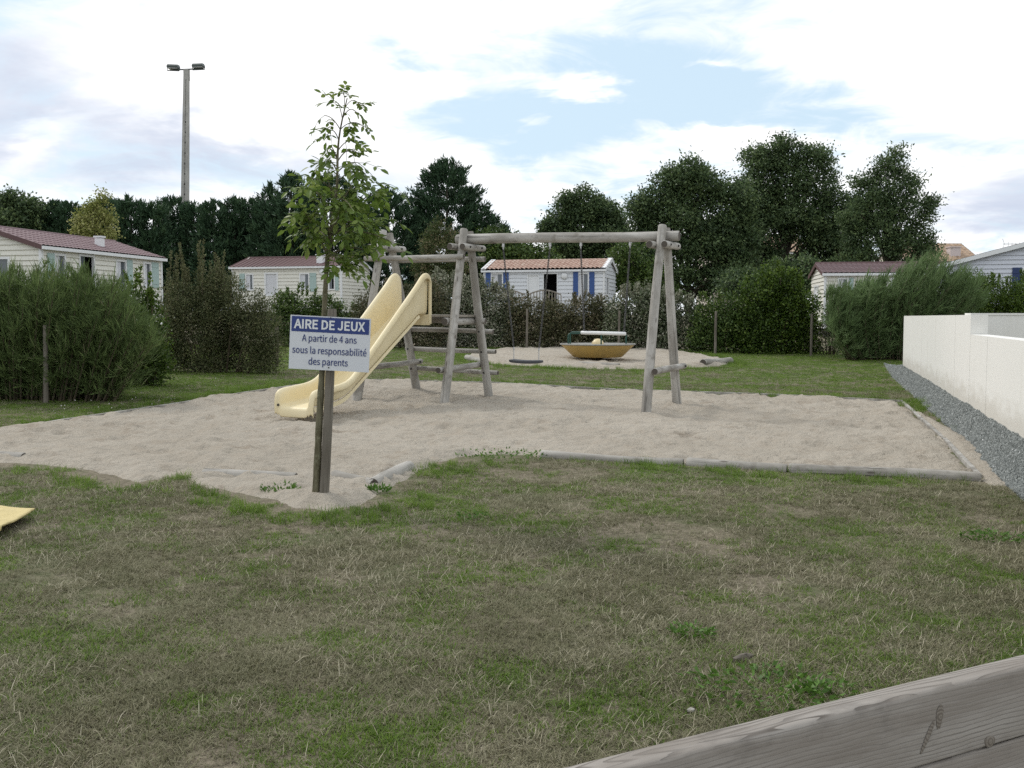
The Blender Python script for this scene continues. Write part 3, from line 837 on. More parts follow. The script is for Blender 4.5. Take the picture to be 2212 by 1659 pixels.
# platform
for k, ds in (('L', .11), ('M', -.11)):
    logobj('platform_bearer', PS(FR[k] + ds, -.52, 1.20), PS(FR[k] + ds, .62, 1.20), .058, .056, play)
logobj('platform_bearer', PS(-1.35, .44, 1.20), PS(.10, .44, 1.20), .050, .048, play)
Mp = Matrix.Translation(PS(0, 0, 0)) @ Matrix.Rotation(ANG, 4, 'Z') @ Matrix(((1, 0, 0, 0), (0, 1, 0, 0), (-.0173, .0142, 1, 0), (0, 0, 0, 1)))
for i in range(7):
    t0 = -.40 + i * .135
    MB().box(-1.33, -.06, t0, t0 + .125, 1.262, 1.292).obj('platform_board', M_DECK, play, world=Mp)

# slide
st = [(-.40, 1.30, 1.80), (-.425, 1.30, 1.865), (-.47, 1.30, 1.90), (-.54, 1.30, 1.905), (-.61, 1.297, 1.875), (-.68, 1.272, 1.82), (-.78, 1.21, 1.735)]
for f_ in np.linspace(0.08, 1, 12): st.append((-.78 - 1.67 * f_, 1.21 - .91 * f_, 1.735 - 1.215 * f_))
st += [(-2.54, .258, .468), (-2.64, .222, .43), (-2.76, .195, .405), (-2.95, .175, .388), (-3.15, .16, .375), (-3.30, .15, .368), (-3.385, .143, .352), (-3.42, .135, .315), (-3.435, .118, .22), (-3.44, .02, .06)]
mb = MB(); S0 = -.70
prof = lambda fl, tp: [(-.282, max(tp - .075, fl - .06)), (-.284, tp - .026), (-.278, tp - .007), (-.264, tp), (-.247, tp - .003), (-.236, tp - .018), (-.229, tp - .05), (-.224, fl + .055), (-.212, fl + .018), (-.185, fl + .001), (-.14, fl)]
rows = []
for t_, fl, tp in st:
    h = prof(fl, tp); full = h + [(-x, z) for x, z in h[::-1]]
    rows.append([(S0 + x, t_, z) for x, z in full])
nc = len(rows[0])
vs = [v for r in rows for v in r]
fs = [(i * nc + j, i * nc + j + 1, (i + 1) * nc + j + 1, (i + 1) * nc + j) for i in range(len(rows) - 1) for j in range(nc - 1)]
mb.add(vs, fs)
so = mb.obj('slide', M_SLIDE, play, True, world=Mp)
so['label'] = 'pale yellow moulded slide running down to the sand'
md = so.modifiers.new('thick', 'SOLIDIFY'); md.thickness = .014; md.offset = -1
md = so.modifiers.new('sub', 'SUBSURF'); md.levels = 1; md.render_levels = 1
# upright return flanges at the slide's head and stiffening skirt under the chute
for sx in (-1, 1):
    mb = MB()
    pts = [(S0 + sx * .268, -.395, z) for z in (1.16, 1.4, 1.62, 1.76)] + [(S0 + sx * .268, -.415, 1.84)]
    mb.tube(pts, [.026, .026, .026, .026, .022], 8)
    mb.obj('slide_edge', M_SLIDE, play, True, world=Mp)
    mb = MB(); skirt = []
    for t_, fl, tp in st[4:-4]: skirt.append((t_, fl))
    n = len(skirt); vs = []; fs = []
    for t_, fl in skirt:
        dp = .05 if t_ > -2.5 else .06
        vs += [(S0 + sx * .205, t_, fl - .005), (S0 + sx * .215, t_, fl - dp), (S0 + sx * .19, t_, fl - dp), (S0 + sx * .185, t_, fl - .008)]
    for i in range(n - 1):
        for j in range(4): fs.append((i * 4 + j, i * 4 + (j + 1) % 4, (i + 1) * 4 + (j + 1) % 4, (i + 1) * 4 + j))
    mb.add(vs, fs); mb.obj('slide_skirt', M_SLIDE, play, world=Mp)
MB().box(S0 - .27, S0 + .27, -.415, -.395, 1.14, 1.30).obj('slide_lip', M_SLIDE, play, world=Mp)
bolt(PS(S0 - .22, -3.45, .20), -v3)

# ---- swings
def link_mesh():
    mb = MB(); n = 12; pts = []
    for k in range(n):
        a = 2 * math.pi * k / n; x = .0085 * math.cos(a); z = .0085 * math.sin(a) + (.0095 if math.sin(a) > 0 else -.0095); pts.append(Vector((x, 0, z)))
    seg = 4; vs = []; fs = []
    for k in range(n):
        t = (pts[(k + 1) % n] - pts[k - 1]).normalized(); a = Vector((0, 1, 0)); c = t.cross(a)
        for j in range(seg):
            th = 2 * math.pi * j / seg + .785; vs.append(pts[k] + (a * math.cos(th) + c * math.sin(th)) * .0034)
    for k in range(n):
        for j in range(seg): fs.append((k * seg + j, k * seg + (j + 1) % seg, ((k + 1) % n) * seg + (j + 1) % seg, ((k + 1) % n) * seg + j))
    return vs, fs
LV, LF = link_mesh()


def chain(A, B_, parent):
    A = Vector(A); B_ = Vector(B_); L = (B_ - A).length; n = int(L / .0290); mb = MB()
    q = (B_ - A).to_track_quat('Z', 'Y').to_matrix()
    for k in range(n):
        R = q @ Matrix.Rotation(math.pi / 2 * (k % 2) + .6, 3, 'Z'); c = A + (B_ - A) * ((k + .5) / n)
        mb.add([c + R @ (v * 1.25) for v in LV], LF)
    return mb.obj('chain', M_CHAIN, parent)


def swing_top(P, parent):
    mb = MB(); mb.tube([P + Vector((0, 0, .005)), P + Vector((0, 0, -.05))], .019, 8); mb.tube([P + Vector((0, 0, -.045)), P + Vector((0, 0, -.085))], [.012, .008], 8)
    mb.obj('hanger', M_STEEL, parent)


ZB = 2.435 - .074
def s_at(px, z_):
    lo_, hi_ = -1.0, 4.0
    for _ in range(40):
        m_ = (lo_ + hi_) / 2; p = PS(m_, 0, z_); v = p - Vector((0, 0, EYE)); q_ = 1106 + F * v.x / (v.y * cp - v.z * spn)
        if q_ < px: lo_ = m_
        else: hi_ = m_
    return lo_
r_ = empty('swing', PS(s_at(1137, .62), 0, .62), 'dark flat swing seat hanging on long chains', 'swing')
for s_t, s_b in ((s_at(1087, ZB), s_at(1110, .8)), (s_at(1188, ZB), s_at(1164, .8))):
    swing_top(PS(s_t, 0, ZB), r_); chain(PS(s_t, 0, ZB - .075), PS(s_b, 0, .80), r_)
    mb = MB(); mb.tube([PS(s_b, 0, .83), PS(s_b, 0, .80)], .013, 8); mb.obj('shackle', M_STEEL, r_)
    mb = MB(); mb.tube([PS(s_b, 0, .81), PS(s_b, .0, .645)], .007, 6); mb.obj('seat_strap', M_STEEL, r_)
mb = MB(); n = 20; L0, L1 = s_at(1102, .63), s_at(1171, .63); vs = []; fs = []
for i in range(n + 1):
    f_ = i / n; s_ = L0 + (L1 - L0) * f_; e_ = min(1, min(f_, 1 - f_) * 8) ** .5
    w_ = .085 * (.55 + .45 * e_); h_ = .024 * (.6 + .4 * e_); zc_ = .63 - .012 * math.sin(math.pi * f_)
    for (a_, c_) in ((-1, -.6), (-1, .6), (-.8, 1), (.8, 1), (1, .6), (1, -.6), (.8, -1), (-.8, -1)): vs.append(PS(s_, a_ * w_, zc_ + c_ * h_))
for i in range(n):
    for j in range(8): fs.append((i * 8 + j, i * 8 + (j + 1) % 8, (i + 1) * 8 + (j + 1) % 8, (i + 1) * 8 + j))
fs += [tuple(range(7, -1, -1)), tuple(n * 8 + j for j in range(8))]
mb.add(vs, fs); mb.obj('seat', M_RUBBER, r_, 40)

r_ = empty('trapeze_swing', PS(s_at(1305, 1.0), 0, 1.0), 'white trapeze bar hanging on two chains from the log beam', 'swing')
for s_t, s_b in ((s_at(1254.5, ZB), s_at(1262, 1.085)), (s_at(1361, ZB), s_at(1348, 1.085))):
    swing_top(PS(s_t, 0, ZB), r_); chain(PS(s_t, 0, ZB - .075), PS(s_b, 0, 1.085), r_)
mb = MB(); mb.tube([PS(s_at(1255, 1.07), 0, 1.07), PS(s_at(1255, 1.07) + .01, 0, 1.07), PS(s_at(1352, 1.07) - .01, 0, 1.07), PS(s_at(1352, 1.07), 0, 1.07)], [.020, .026, .026, .020], 12)
mb.obj('bar', M_WHITE, r_, 50)

# ================================================================== MERRY GO ROUND
c0 = gnd(1291, 783); Rm = 163 / 2 / F * c0.y
zb = Gf(c0.x, c0.y) + .13
r_ = empty('merry_go_round', (c0.x, c0.y, zb), 'round ochre merry go round with grey deck and green rails', 'playground')
T = Matrix.Translation((c0.x, c0.y, zb))
H = .335; Rb = Rm * .66
MB().lathe([(.01, .0), (Rb * .94, .0), (Rb, .02), (Rm * .97, H - .035)], 48).obj('bowl', M_BOWL, r_, 40, world=T)
MB().lathe([(Rm * .96, H - .035), (Rm * 1.0, H - .03), (Rm * 1.005, H - .01), (Rm * .99, H), (Rm * .965, H - .005)], 48).obj('rim', M_MDECK, r_, True, world=T)
MB().lathe([(.01, H - .012), (Rm * .966, H - .012)], 48).obj('deck', M_MDECK, r_, world=T)
MB().lathe([(.155 * math.cos(a), H - .03 + .15 * math.sin(a)) for a in np.linspace(0, 1.55, 9)], 20).obj('dome', M_DOME, r_, True, world=T)
MB().lathe([(.12, -.2), (.12, .04)], 14).obj('axle', M_BOLT, r_, world=T)
def arch(a, c, h=.30):
    a = Vector(a); c = Vector(c); d = (c - a).normalized(); pts = [a, a + Vector((0, 0, h - .07))]
    for k in range(1, 6):
        th = math.pi / 2 * k / 5; pts.append(a + Vector((0, 0, h - .07)) + d * .07 * (1 - math.cos(th)) + Vector((0, 0, .07 * math.sin(th))))
    pts2 = [c, c + Vector((0, 0, h - .07))]
    for k in range(1, 6):
        th = math.pi / 2 * k / 5; pts2.append(c + Vector((0, 0, h - .07)) - d * .07 * (1 - math.cos(th)) + Vector((0, 0, .07 * math.sin(th))))
    mb = MB(); mb.tube(pts + pts2[::-1], .018, 8); mb.obj('rail', M_GREEN, r_, True, world=T)
arch((-.68, -.05, H - .02), (.03, -.62, H - .02))
arch((-.72, .12, H - .02), (.70, .02, H - .02), .265)

# ================================================================== SIGN, STAKE, SAPLING
sb = gnd(697, 1084); YS = sb.y
tilt = -rad(2.9)
tl_, tr_, br_, bl_ = [atY(p[0], p[1], YS - .045) for p in ((628.6, 679.5), (801.6, 689), (796.5, 804), (622.5, 796.5))]
cen = (tl_ + tr_ + br_ + bl_) / 4
wS = ((tr_ - tl_).length + (br_ - bl_).length) / 2; hS = ((tl_ - bl_).length + (tr_ - br_).length) / 2
sg = empty('playground_sign', (sb.x, YS, Gf(sb.x, YS)), 'white sign with blue AIRE DE JEUX header on a leaning grey stake', 'sign')
Ms = Matrix.Translation(cen) @ Matrix.Rotation(rad(2.95), 4, 'Y')     # board plane x right, z up, y away
mb = MB(); mb.box(-wS / 2, wS / 2, 0, .006, -hS / 2, hS / 2); mb.obj('board', M_SIGN, sg, world=Ms)
hx = wS / 2 - .011; hz1 = hS / 2 - .008; hz0 = hS / 2 - hS * .30
MB().box(-hx, hx, -.0025, -.0005, hz0, hz1).obj('header_panel', M_SIGNB, sg, world=Ms)


FONT = None
try:                                   # a plain grotesque that ships inside Blender itself
    import os
    fp_ = os.path.join(bpy.utils.system_resource('DATAFILES'), 'fonts', 'Noto Sans CJK Regular.woff2')
    if os.path.exists(fp_): FONT = bpy.data.fonts.load(fp_)
except Exception: FONT = None


def glyphs(body, off):
    cu = bpy.data.curves.new('t', 'FONT'); cu.body = body; FONT and setattr(cu, 'font', FONT); cu.size = 1.0; cu.align_x = 'LEFT'; cu.offset = off; cu.resolution_u = 3
    o = bpy.data.objects.new('t', cu); COL.objects.link(o); bpy.context.view_layer.update()
    me = bpy.data.meshes.new_from_object(o.evaluated_get(bpy.context.evaluated_depsgraph_get()))
    bpy.data.objects.remove(o); bpy.data.curves.remove(cu)
    co = np.zeros(len(me.vertices) * 3); me.vertices.foreach_get('co', co); return me, co.reshape(-1, 3)


def text(body, asc, cx_, cz_, wid, m, off, name='lettering', y=-.0045):
    """one printed line: asc = height of its capitals, off = stroke weight as a share of that height"""
    capme, capco = glyphs('E', 0.0); cap = capco[:, 1].max(); bpy.data.meshes.remove(capme)
    me, co = glyphs(body, off * cap)
    x0, x1 = co[:, 0].min(), co[:, 0].max()
    out = np.zeros_like(co); out[:, 0] = (co[:, 0] - (x0 + x1) / 2) * wid / (x1 - x0) + cx_
    out[:, 2] = co[:, 1] * asc / cap + cz_; out[:, 1] = y
    me.vertices.foreach_set('co', out.ravel()); me.update(); me.materials.append(m); me.name = name
    return place(bpy.data.objects.new(name, me), None, sg, Ms)
# baselines measured from the board's proportions
def bz(f): return hS / 2 - hS * f
text('AIRE DE JEUX', hS * .160, -.006, bz(.238), wS * .885, M_SIGNT, .045)
text('A partir de 4 ans', hS * .122, -.004, bz(.475), wS * .68, M_SIGND, .014)
text('sous la responsabilit\u00e9', hS * .122, .0, bz(.700), wS * .925, M_SIGND, .014)
text('des parents', hS * .122, -.006, bz(.905), wS * .49, M_SIGND, .014)
for (fx, fz) in ((.0, -hS / 2 + .022), (-.0, hS / 2 - .008)):
    mb = MB(); mb.tube([(fx, -.0085, fz), (fx, .0, fz)], .0045, 8); mb.obj('bolt', M_BOLT, sg, world=Ms)
A = Vector((sb.x, YS, Gf(sb.x, YS) - .12)); top_ = atY(718, 667, YS)
logobj('stake', A, top_, .038, .034, sg, (M_STAKE, M_LOGEND), 14)

# sapling
def tubepath(px_list, Y0, r0, r1, n=26):
    P = np.array([tuple(atY(p[0], p[1], Y0 + p[2])) for p in px_list]); d = np.r_[0, np.cumsum(np.linalg.norm(np.diff(P, axis=0), axis=1))]
    t = np.linspace(0, d[-1], n); Q_ = np.stack([np.interp(t, d, P[:, k]) for k in range(3)], 1)
    for _ in range(2): Q_[1:-1] = (Q_[:-2] + Q_[2:] + 2 * Q_[1:-1]) / 4
    return [Vector(q) for q in Q_], list(r0 + (r1 - r0) * (np.linspace(0, 1, n) ** 1.25))
tb = gnd(681, 1083)
trk, rs_ = tubepath([(681, 1092, .0), (686, 1000, .0), (690, 900, .0), (696, 800, .02), (699, 700, .05), (703, 620, .05), (708, 540, .05), (722, 450, .05), (730, 390, .04), (728, 340, .02), (732, 290, 0), (742, 245, 0), (750, 212, 0)], tb.y, .031, .004, 40)
sap = empty('young_tree', (tb.x, tb.y, Gf(tb.x, tb.y)), 'young staked tree with green compound leaves behind the sign', 'tree')
rg = np.random.default_rng(11)
mb = MB(); mb.tube(trk, [r * (1 + .06 * math.sin(i * 1.9)) for i, r in enumerate(rs_)], 12); mb.obj('trunk', M_SAPB, sap, True)
def leaflet(V, Fq, base, d, nrm, L, w):
    s_ = d.cross(nrm).normalized(); k = len(V)
    cur = nrm * (-.10 * L)
    V += [base, base + d * L * .35 + s_ * w * .48 + nrm * .10 * w, base + d * L * .70 + s_ * w * .40 + cur * .4 + nrm * .08 * w, base + d * L + cur, base + d * L * .70 - s_ * w * .40 + cur * .4 + nrm * .08 * w, base + d * L * .35 - s_ * w * .48 + nrm * .10 * w, base + d * L * .5 + cur * .2]
    Fq += [(k, k + 1, k + 6), (k + 1, k + 2, k + 6), (k + 2, k + 3, k + 6), (k + 3, k + 4, k + 6), (k + 4, k + 5, k + 6), (k + 5, k, k + 6)]
leafm = []
for q in range(9):
    V = []; Fq = []; L = rg.uniform(.13, .19); npair = 2 + q % 2
    droop = rg.uniform(.2, .8)
    pts = [Vector((0, t * L, -droop * L * t * t * .6)) for t in np.linspace(0, 1, 5)]
    for j in range(npair):
        f_ = .30 + .5 * j / max(1, npair - 1); p = Vector((0, f_ * L, -droop * L * f_ * f_ * .6))
        for sx in (-1, 1):
            d = Vector((sx * rg.uniform(.7, 1), rg.uniform(.35, .8), rg.uniform(-.5, .05))).normalized()
            n_ = Vector((rg.normal(0, .3), rg.normal(0, .3), 1)).normalized(); n_ = (n_ - d * n_.dot(d)).normalized()
            LL = rg.uniform(.058, .085); leaflet(V, Fq, p, d, n_, LL, LL * rg.uniform(.48, .60))
    d = Vector((rg.normal(0, .1), 1, -droop)).normalized(); n_ = Vector((0, 0, 1)); n_ = (n_ - d * n_.dot(d)).normalized()
    LL = rg.uniform(.07, .095); leaflet(V, Fq, pts[-1], d, n_, LL, LL * .52)
    tones = [0] * len(V)
    for j in range(0, len(V), 7):
        tv = float(np.clip(rg.normal(.5, .28), 0, 1))
        for jj in range(7): tones[j + jj] = tv
    m_ = MB(); m_.tube(pts, [.0022, .002, .0018, .0015, .001], 4, False)
    k0 = len(m_.v); m_.add(V, Fq)
    me = m_.mesh('leaf'); at = me.attributes.new('tone', 'FLOAT', 'POINT'); at.data.foreach_set('value', [.6] * k0 + tones); me.materials.append(F_SAP)
    leafm.append(me)
# limbs: start on the trunk (index) and end at a picture position with a depth offset
ti = {}
def nearest(py): return min(range(len(trk)), key=lambda i: abs(py_of(trk[i]) - py))
def py_of(p):
    v = p - Vector((0, 0, EYE)); f_ = v.y * cp - v.z * spn; u_ = v.y * spn + v.z * cp; return 829.5 - F * u_ / f_
limbs = [(560, 655, 455, -.25), (545, 800, 545, .25), (540, 690, 500, .3), (520, 650, 500, -.1), (530, 770, 480, -.3), (500, 830, 470, .1), (480, 842, 398, .2), (505, 690, 420, -.35), (470, 665, 400, .2), (500, 760, 400, -.2),
         (440, 800, 395, -.1), (430, 700, 372, .15), (420, 668, 385, -.2), (400, 770, 372, .1), (380, 775, 352, -.15), (370, 705, 345, .1), (350, 772, 330, 0), (345, 712, 315, 0), (330, 765, 305, .08), (300, 708, 290, 0), (290, 778, 268, .05),
         (280, 700, 250, 0), (265, 772, 245, -.05), (250, 728, 222, .05), (235, 778, 228, .0), (225, 742, 205, -.03), (560, 735, 575, -.15), (550, 765, 575, .1), (520, 840, 520, -.15), (490, 800, 500, .3), (460, 735, 440, .35), (450, 760, 450, -.4), (480, 640, 470, 0)]
def addleaf(P, az_, droop_, sc_):
    q = int(rg.integers(0, 9)); sc_ *= 1.0
    R = Matrix.Rotation(az_, 4, 'Z') @ Matrix.Rotation(droop_, 4, 'X') @ Matrix.Rotation(float(rg.normal(0, .35)), 4, 'Y')
    Mw = Matrix.Translation(P) @ R @ Matrix.Scale(sc_, 4)
    if count < 290 and P.y < tb.y + .12: place(bpy.data.objects.new('leaf', leafm[q]), None, sap, Mw); return 1
    k0 = len(XV); XV.extend(tuple(Mw @ v.co) for v in leafm[q].vertices); XF.extend(tuple(i + k0 for i in p.vertices) for p in leafm[q].polygons)
    XT.extend(d_.value for d_ in leafm[q].attributes['tone'].data); return 0
count = 0; XV = []; XF = []; XT = []
for (ys_, ex, ey, dd) in limbs:
    i0 = nearest(ys_); a = trk[i0]; e = atY(ex, ey, tb.y + dd); mid = (a + e) / 2 + Vector((0, 0, .06 if ey < ys_ - 20 else .10))
    pts = [a * (1 - t) ** 2 + mid * 2 * t * (1 - t) + e * t * t for t in np.linspace(0, 1, 9)]
    L = (e - a).length
    mb = MB(); mb.tube(pts, list(np.linspace(min(rs_[i0] * .55, .011), .0028, 9)), 6); mb.obj('branch', M_SAPB, sap, True)
    nl = int(np.clip(L * 13, 5, 10)) + (5 if ey > 390 else 2) if ey > 335 else int(rg.integers(3, 6))
    for j in range(nl):
        f_ = (rg.uniform(.30, 1.0) if j else 1.0); ii = f_ * 8; k = min(int(ii), 7); p = pts[k] + (pts[k + 1] - pts[k]) * (ii - k)
        dv = (pts[k + 1] - pts[k]); az0 = math.atan2(dv.y, dv.x) - math.pi / 2
        count += addleaf(p, az0 + (rg.normal(0, .4) if f_ > .97 else rg.choice([-1, 1]) * rg.uniform(.4, 1.7)), float(rg.normal(-.15, .4)), float(rg.uniform(.75, 1.15)) * (1.0 if ey > 330 else .85))

if XV:
    me = bpy.data.meshes.new('foliage'); me.from_pydata(XV, [], XF); at = me.attributes.new('tone', 'FLOAT', 'POINT'); at.data.foreach_set('value', XT); me.materials.append(F_SAP); me.update()
    tag(place(bpy.data.objects.new('foliage', me), None, sap, Matrix.Identity(4)), kind='stuff')

# ================================================================== SANDPIT EDGING
def edging(p0, p1, r, label, group=None, sink=.35, name='edging_log', lift=.0, plank=False):
    a = gnd(*p0); c = gnd(*p1); a.z = Gf(a.x, a.y); c.z = Gf(c.x, c.y)
    if plank:
        L = (c - a).length; d = (c - a).normalized(); q = d.to_track_quat('X', 'Z')
        mb = MB(); mb.box(0, L, -.022, .022, -.12, .085 + lift)
        o = mb.obj(name, M_LOG, None, world=Matrix.Translation(a) @ q.to_matrix().to_4x4())
    else:
        o = logobj(name, a + Vector((0, 0, r * (1 - 2 * sink) + lift)), c + Vector((0, 0, r * (1 - 2 * sink) + lift)), r, r * .93, None, (M_EDGE, M_LOGEND), 14, rough=.09)
    return tag(o, label, 'edging', group)
edging((1168, 986), (1476, 1003), .055, 'sunken half buried grey log edging the sand beside the lawn bulge', None, .40)
edging((1484, 1003), (1700, 1018), .06, 'middle grey edging log along the lawn side of the sand', None, .38)
edging((1704, 1019), (2117, 1038), .065, 'thick cracked grey log closing the front corner of the sandpit near the gravel', None, .36)
edging((-140, 974), (52, 991), .06, 'rounded grey edging log end emerging from the sand beside the yellow canvas', None, .38)
edging((722, 1030), (808, 1050), .06, 'short pale edging log lying just behind the sapling', None, .36, lift=.0)
edging((806, 1050), (884, 1014), .065, 'short dark knotted edging log angled away from the sapling towards the lawn', None, .33, lift=.0)
edging((440, 1020), (640, 1030), .05, 'mostly buried pale log surfacing from the sand left of the sapling', None, .46, lift=.0)
for p0, p1 in (((-60, 943), (150, 910)), ((152, 910), (330, 883)), ((332, 883), (540, 850)), ((542, 850), (690, 829)), ((760, 824), (1058, 831)), ((1062, 831), (1330, 843)), ((1333, 843), (1640, 856)), ((1643, 856), (1950, 870))):
    edging(p0, p1, .03, 'thin timber plank edging the hedge side of the big sandpit', 'planks edging the big sandpit', name='edging_plank', plank=True, lift=-.045)
edging((1951, 871), (2040, 952), .03, 'thin timber plank edging the gravel side of the sandpit, hedge end', None, name='edging_plank', plank=True, lift=-.06)
edging((2041, 953), (2116, 1031), .03, 'thin timber plank edging the gravel side of the sandpit, meeting the thick log', None, name='edging_plank', plank=True, lift=-.055)
edging((1250, 791), (1338, 795), .075, 'grey log edging the smaller sand patch below the merry go round', None, .2)
edging((1518, 792), (1578, 785), .085, 'grey log at the pointed end of the smaller sand patch', None, .15, lift=.02)
edging((1008, 776), (1052, 787), .07, 'pale log edging the smaller sand patch behind the climbing rungs', None, .2)

# ================================================================== WHITE WALL
wa = wallpt(1950, 790); wdir = Vector((.304, 1)).normalized(); 
q0 = Vector((wa.x, wa.y)); WLEN = 22.0
wroot = Vector((wa.x, wa.y, Gf(wa.x, wa.y)))
wl = empty('garden_wall', wroot, 'long white rendered wall with stepped top beside the gravel', 'wall', rz=math.atan2(-wdir.y, -wdir.x))
WR = wl.rotation_euler.z
# local x runs towards the camera along the wall, local y to the left of that direction (away from the gravel), z up
stepx = (q0 - Vector(wallpt(2097, 700).xy)).length
ZT = 1.628 - wroot.z; ZL = ZT - .245
TH = .20
flip = 1
def wpanel(x0, x1, z1, name='wall_panel', y0=0.0, y1=TH):
    mb = MB(); b0 = .006
    mb.box(x0, x1, y0, y1, -.6, z1); return mb.obj(name, M_WALL, wl, M=Matrix.Identity(4))
j1 = (q0 - Vector(wallpt(1992, 700).xy)).length; j2 = (q0 - Vector(wallpt(2064, 700).xy)).length; j3 = (q0 - Vector(wallpt(2133, 740).xy)).length
xs_ = [0, j1, j2, stepx]
for i in range(3): wpanel(xs_[i] + .009, xs_[i + 1] - .009, ZT)
wpanel(stepx + .009, j3 - .009, ZL); wpanel(j3 + .009, j3 + 4.0, ZL); wpanel(j3 + 4.008, WLEN, ZL)
for x in (j1, j2, stepx, j3, j3 + 4.004): MB().box(x - .0088, x + .0088, .006, TH - .008, -.6, (ZT if x < stepx - .01 else ZL) - .006).obj('joint', M_JOINT, wl, M=Matrix.Identity(4))
# the enclosure's cross wall behind it
cwY = 14.6; wr = Vector((1.845 + .304 * cwY + .24, cwY))
cwl = empty('cross_wall', (wr.x, wr.y, Gf(wr.x, wr.y)), 'pale rendered wall set back behind the low stretch of the long wall', 'wall', rz=rad(-3))
zc_ = 1.626 - Gf(wr.x, wr.y)
MB().box(0, 7.0, 0, .2, -.5, zc_).obj('wall_panel', M_WALL, cwl, M=Matrix.Identity(4))
MB().box(-.0, 7.0, -.012, .212, zc_ + .002, zc_ + .03).obj('coping', M_WALL, cwl, M=Matrix.Identity(4))

# ================================================================== MOBILE HOMES
def gable_top(width, eave, rise):
    return lambda x: eave + rise * (1 - abs(x - width / 2) / (width / 2))


def facade(parent, M, width, topf, z0, openings, pitch, m, pieces):
    """lapped siding boards on a plane: x right, -y outwards, z up; openings are (x0,x1,z0,z1)"""
    zmax = max(topf(0), topf(width / 2)); rows = int(math.ceil((zmax - z0) / pitch)); allb = MB()
    for r in range(rows):
        za, zb_ = z0 + r * pitch, z0 + (r + 1) * pitch
        xa, xb = 0.0, width
        te = topf(0)
        if zb_ > te and topf(width / 2) > te + .01:
            if za >= topf(width / 2) - .03: continue
            f_ = min(1, max(0, (min(zb_, topf(width / 2)) - te) / (topf(width / 2) - te))); xa = f_ * width / 2; xb = width - xa
            f0 = min(1, max(0, (za - te) / (topf(width / 2) - te))); xa0 = f0 * width / 2
        else:
            xa0 = xa; zb_ = min(zb_, topf(width / 2))
        if zb_ - za < .02: continue
        segs = [(xa, xb)]
        for (o0, o1, oz0, oz1) in openings:
            if oz0 < (za + zb_) / 2 < oz1:
                ns_ = []
                for a_, c_ in segs:
                    if o1 <= a_ or o0 >= c_: ns_.append((a_, c_)); continue
                    if o0 > a_: ns_.append((a_, o0))
                    if o1 < c_: ns_.append((o1, c_))
                segs = ns_
        for a_, c_ in segs:
            la = xa0 if a_ == xa else a_; lc = (width - xa0) if c_ == xb else c_
            if max(c_ - a_, lc - la) < .03: continue
            vs = [(la, -.046, za + .004), (lc, -.046, za + .004), (lc, 0, za + .004), (la, 0, za + .004), (a_, -.005, zb_), (c_, -.005, zb_), (c_, 0, zb_), (a_, 0, zb_)]
            fs = [(0, 3, 2, 1), (4, 5, 6, 7), (0, 1, 5, 4), (1, 2, 6, 5), (2, 3, 7, 6), (3, 0, 4, 7)]
            if pieces: MB().add(vs, fs).obj('siding_board', m, parent, M=M)
            else: allb.add(vs, fs)
    if not pieces: tag(allb.obj('siding', m, parent, M=M), kind='stuff')


def backing(parent, M, width, topf, z0, openings, m):
    mb = MB(); br = sorted({0.0, width, width / 2} | {v for o in openings for v in o[:2]})
    for a_, c_ in zip(br[:-1], br[1:]):
        mid = (a_ + c_) / 2; zs_ = z0
        for o in sorted([o for o in openings if o[0] < mid < o[1]], key=lambda o: o[2]):
            mb.box(a_, c_, .001, .05, zs_, o[2]); zs_ = o[3]
        ta_, tc_ = topf(a_), topf(c_)
        mb.add([(a_, .001, zs_), (c_, .001, zs_), (c_, .05, zs_), (a_, .05, zs_), (a_, .001, ta_), (c_, .001, tc_), (c_, .05, tc_), (a_, .05, ta_)],
               [(0, 3, 2, 1), (4, 5, 6, 7), (0, 1, 5, 4), (1, 2, 6, 5), (2, 3, 7, 6), (3, 0, 4, 7)])
    return mb.obj('wall', m, parent, M=M)


def framebox(mb, x0, x1, z0, z1, w, ya, yb):
    mb.box(x0, x0 + w, ya, yb, z0, z1); mb.box(x1 - w, x1, ya, yb, z0, z1)
    mb.box(x0 + w, x1 - w, ya, yb, z1 - w, z1); mb.box(x0 + w, x1 - w, ya, yb, z0, z0 + w)


def window(parent, M, x0, x1, z0, z1, kind='curtain', name='window', w=.07):
    mb = MB(); framebox(mb, x0, x1, z0, z1, w, -.05, .045)
    f_ = mb.obj(name, M_TRIM, parent, M=M); 
    Mi = PM[parent.name] @ M
    if kind == 'open':
        MB().box(x0 + w, x0 + w + (x1 - x0) * .35, .005, .012, z0 + w, z1 - w).obj('pane', M_GLASS, f_, world=Mi)
        return f_
    if kind == 'blind':
        MB().box(x0 + w, x1 - w, -.004, .01, z0 + w, z1 - w).obj('blind', M_TRIM, f_, world=Mi); return f_
    MB().box(x0 + w, x1 - w, .005, .012, z0 + w, z1 - w).obj('pane', M_CURT if kind == 'white' else M_GLASS, f_, world=Mi)
    if kind == 'curtain':
        mb = MB(); n = 14; xs2 = np.linspace(x0 + w, x0 + (x1 - x0) * .55, n)
        vs = []; fs = []
        for i, x in enumerate(xs2): vs += [(x, .0 + .004 * math.sin(i * 2.1), z0 + w), (x, .0 + .004 * math.sin(i * 2.1), z1 - w)]
        fs = [(2 * i, 2 * i + 2, 2 * i + 3, 2 * i + 1) for i in range(n - 1)]
        mb.add(vs, fs).obj('curtain', M_CURT, f_, world=Mi)
    return f_


def shutter(parent, M, x0, x1, z0, z1, m):
    mb = MB(); mb.box(x0, x1, -.062, -.03, z0, z1)
    for z in (z0 + .15 * (z1 - z0), z0 + .8 * (z1 - z0)): mb.box(x0 + .02, x1 - .02, -.075, -.0625, z, z + .07)
    return mb.obj('shutter', m, parent, M=M)


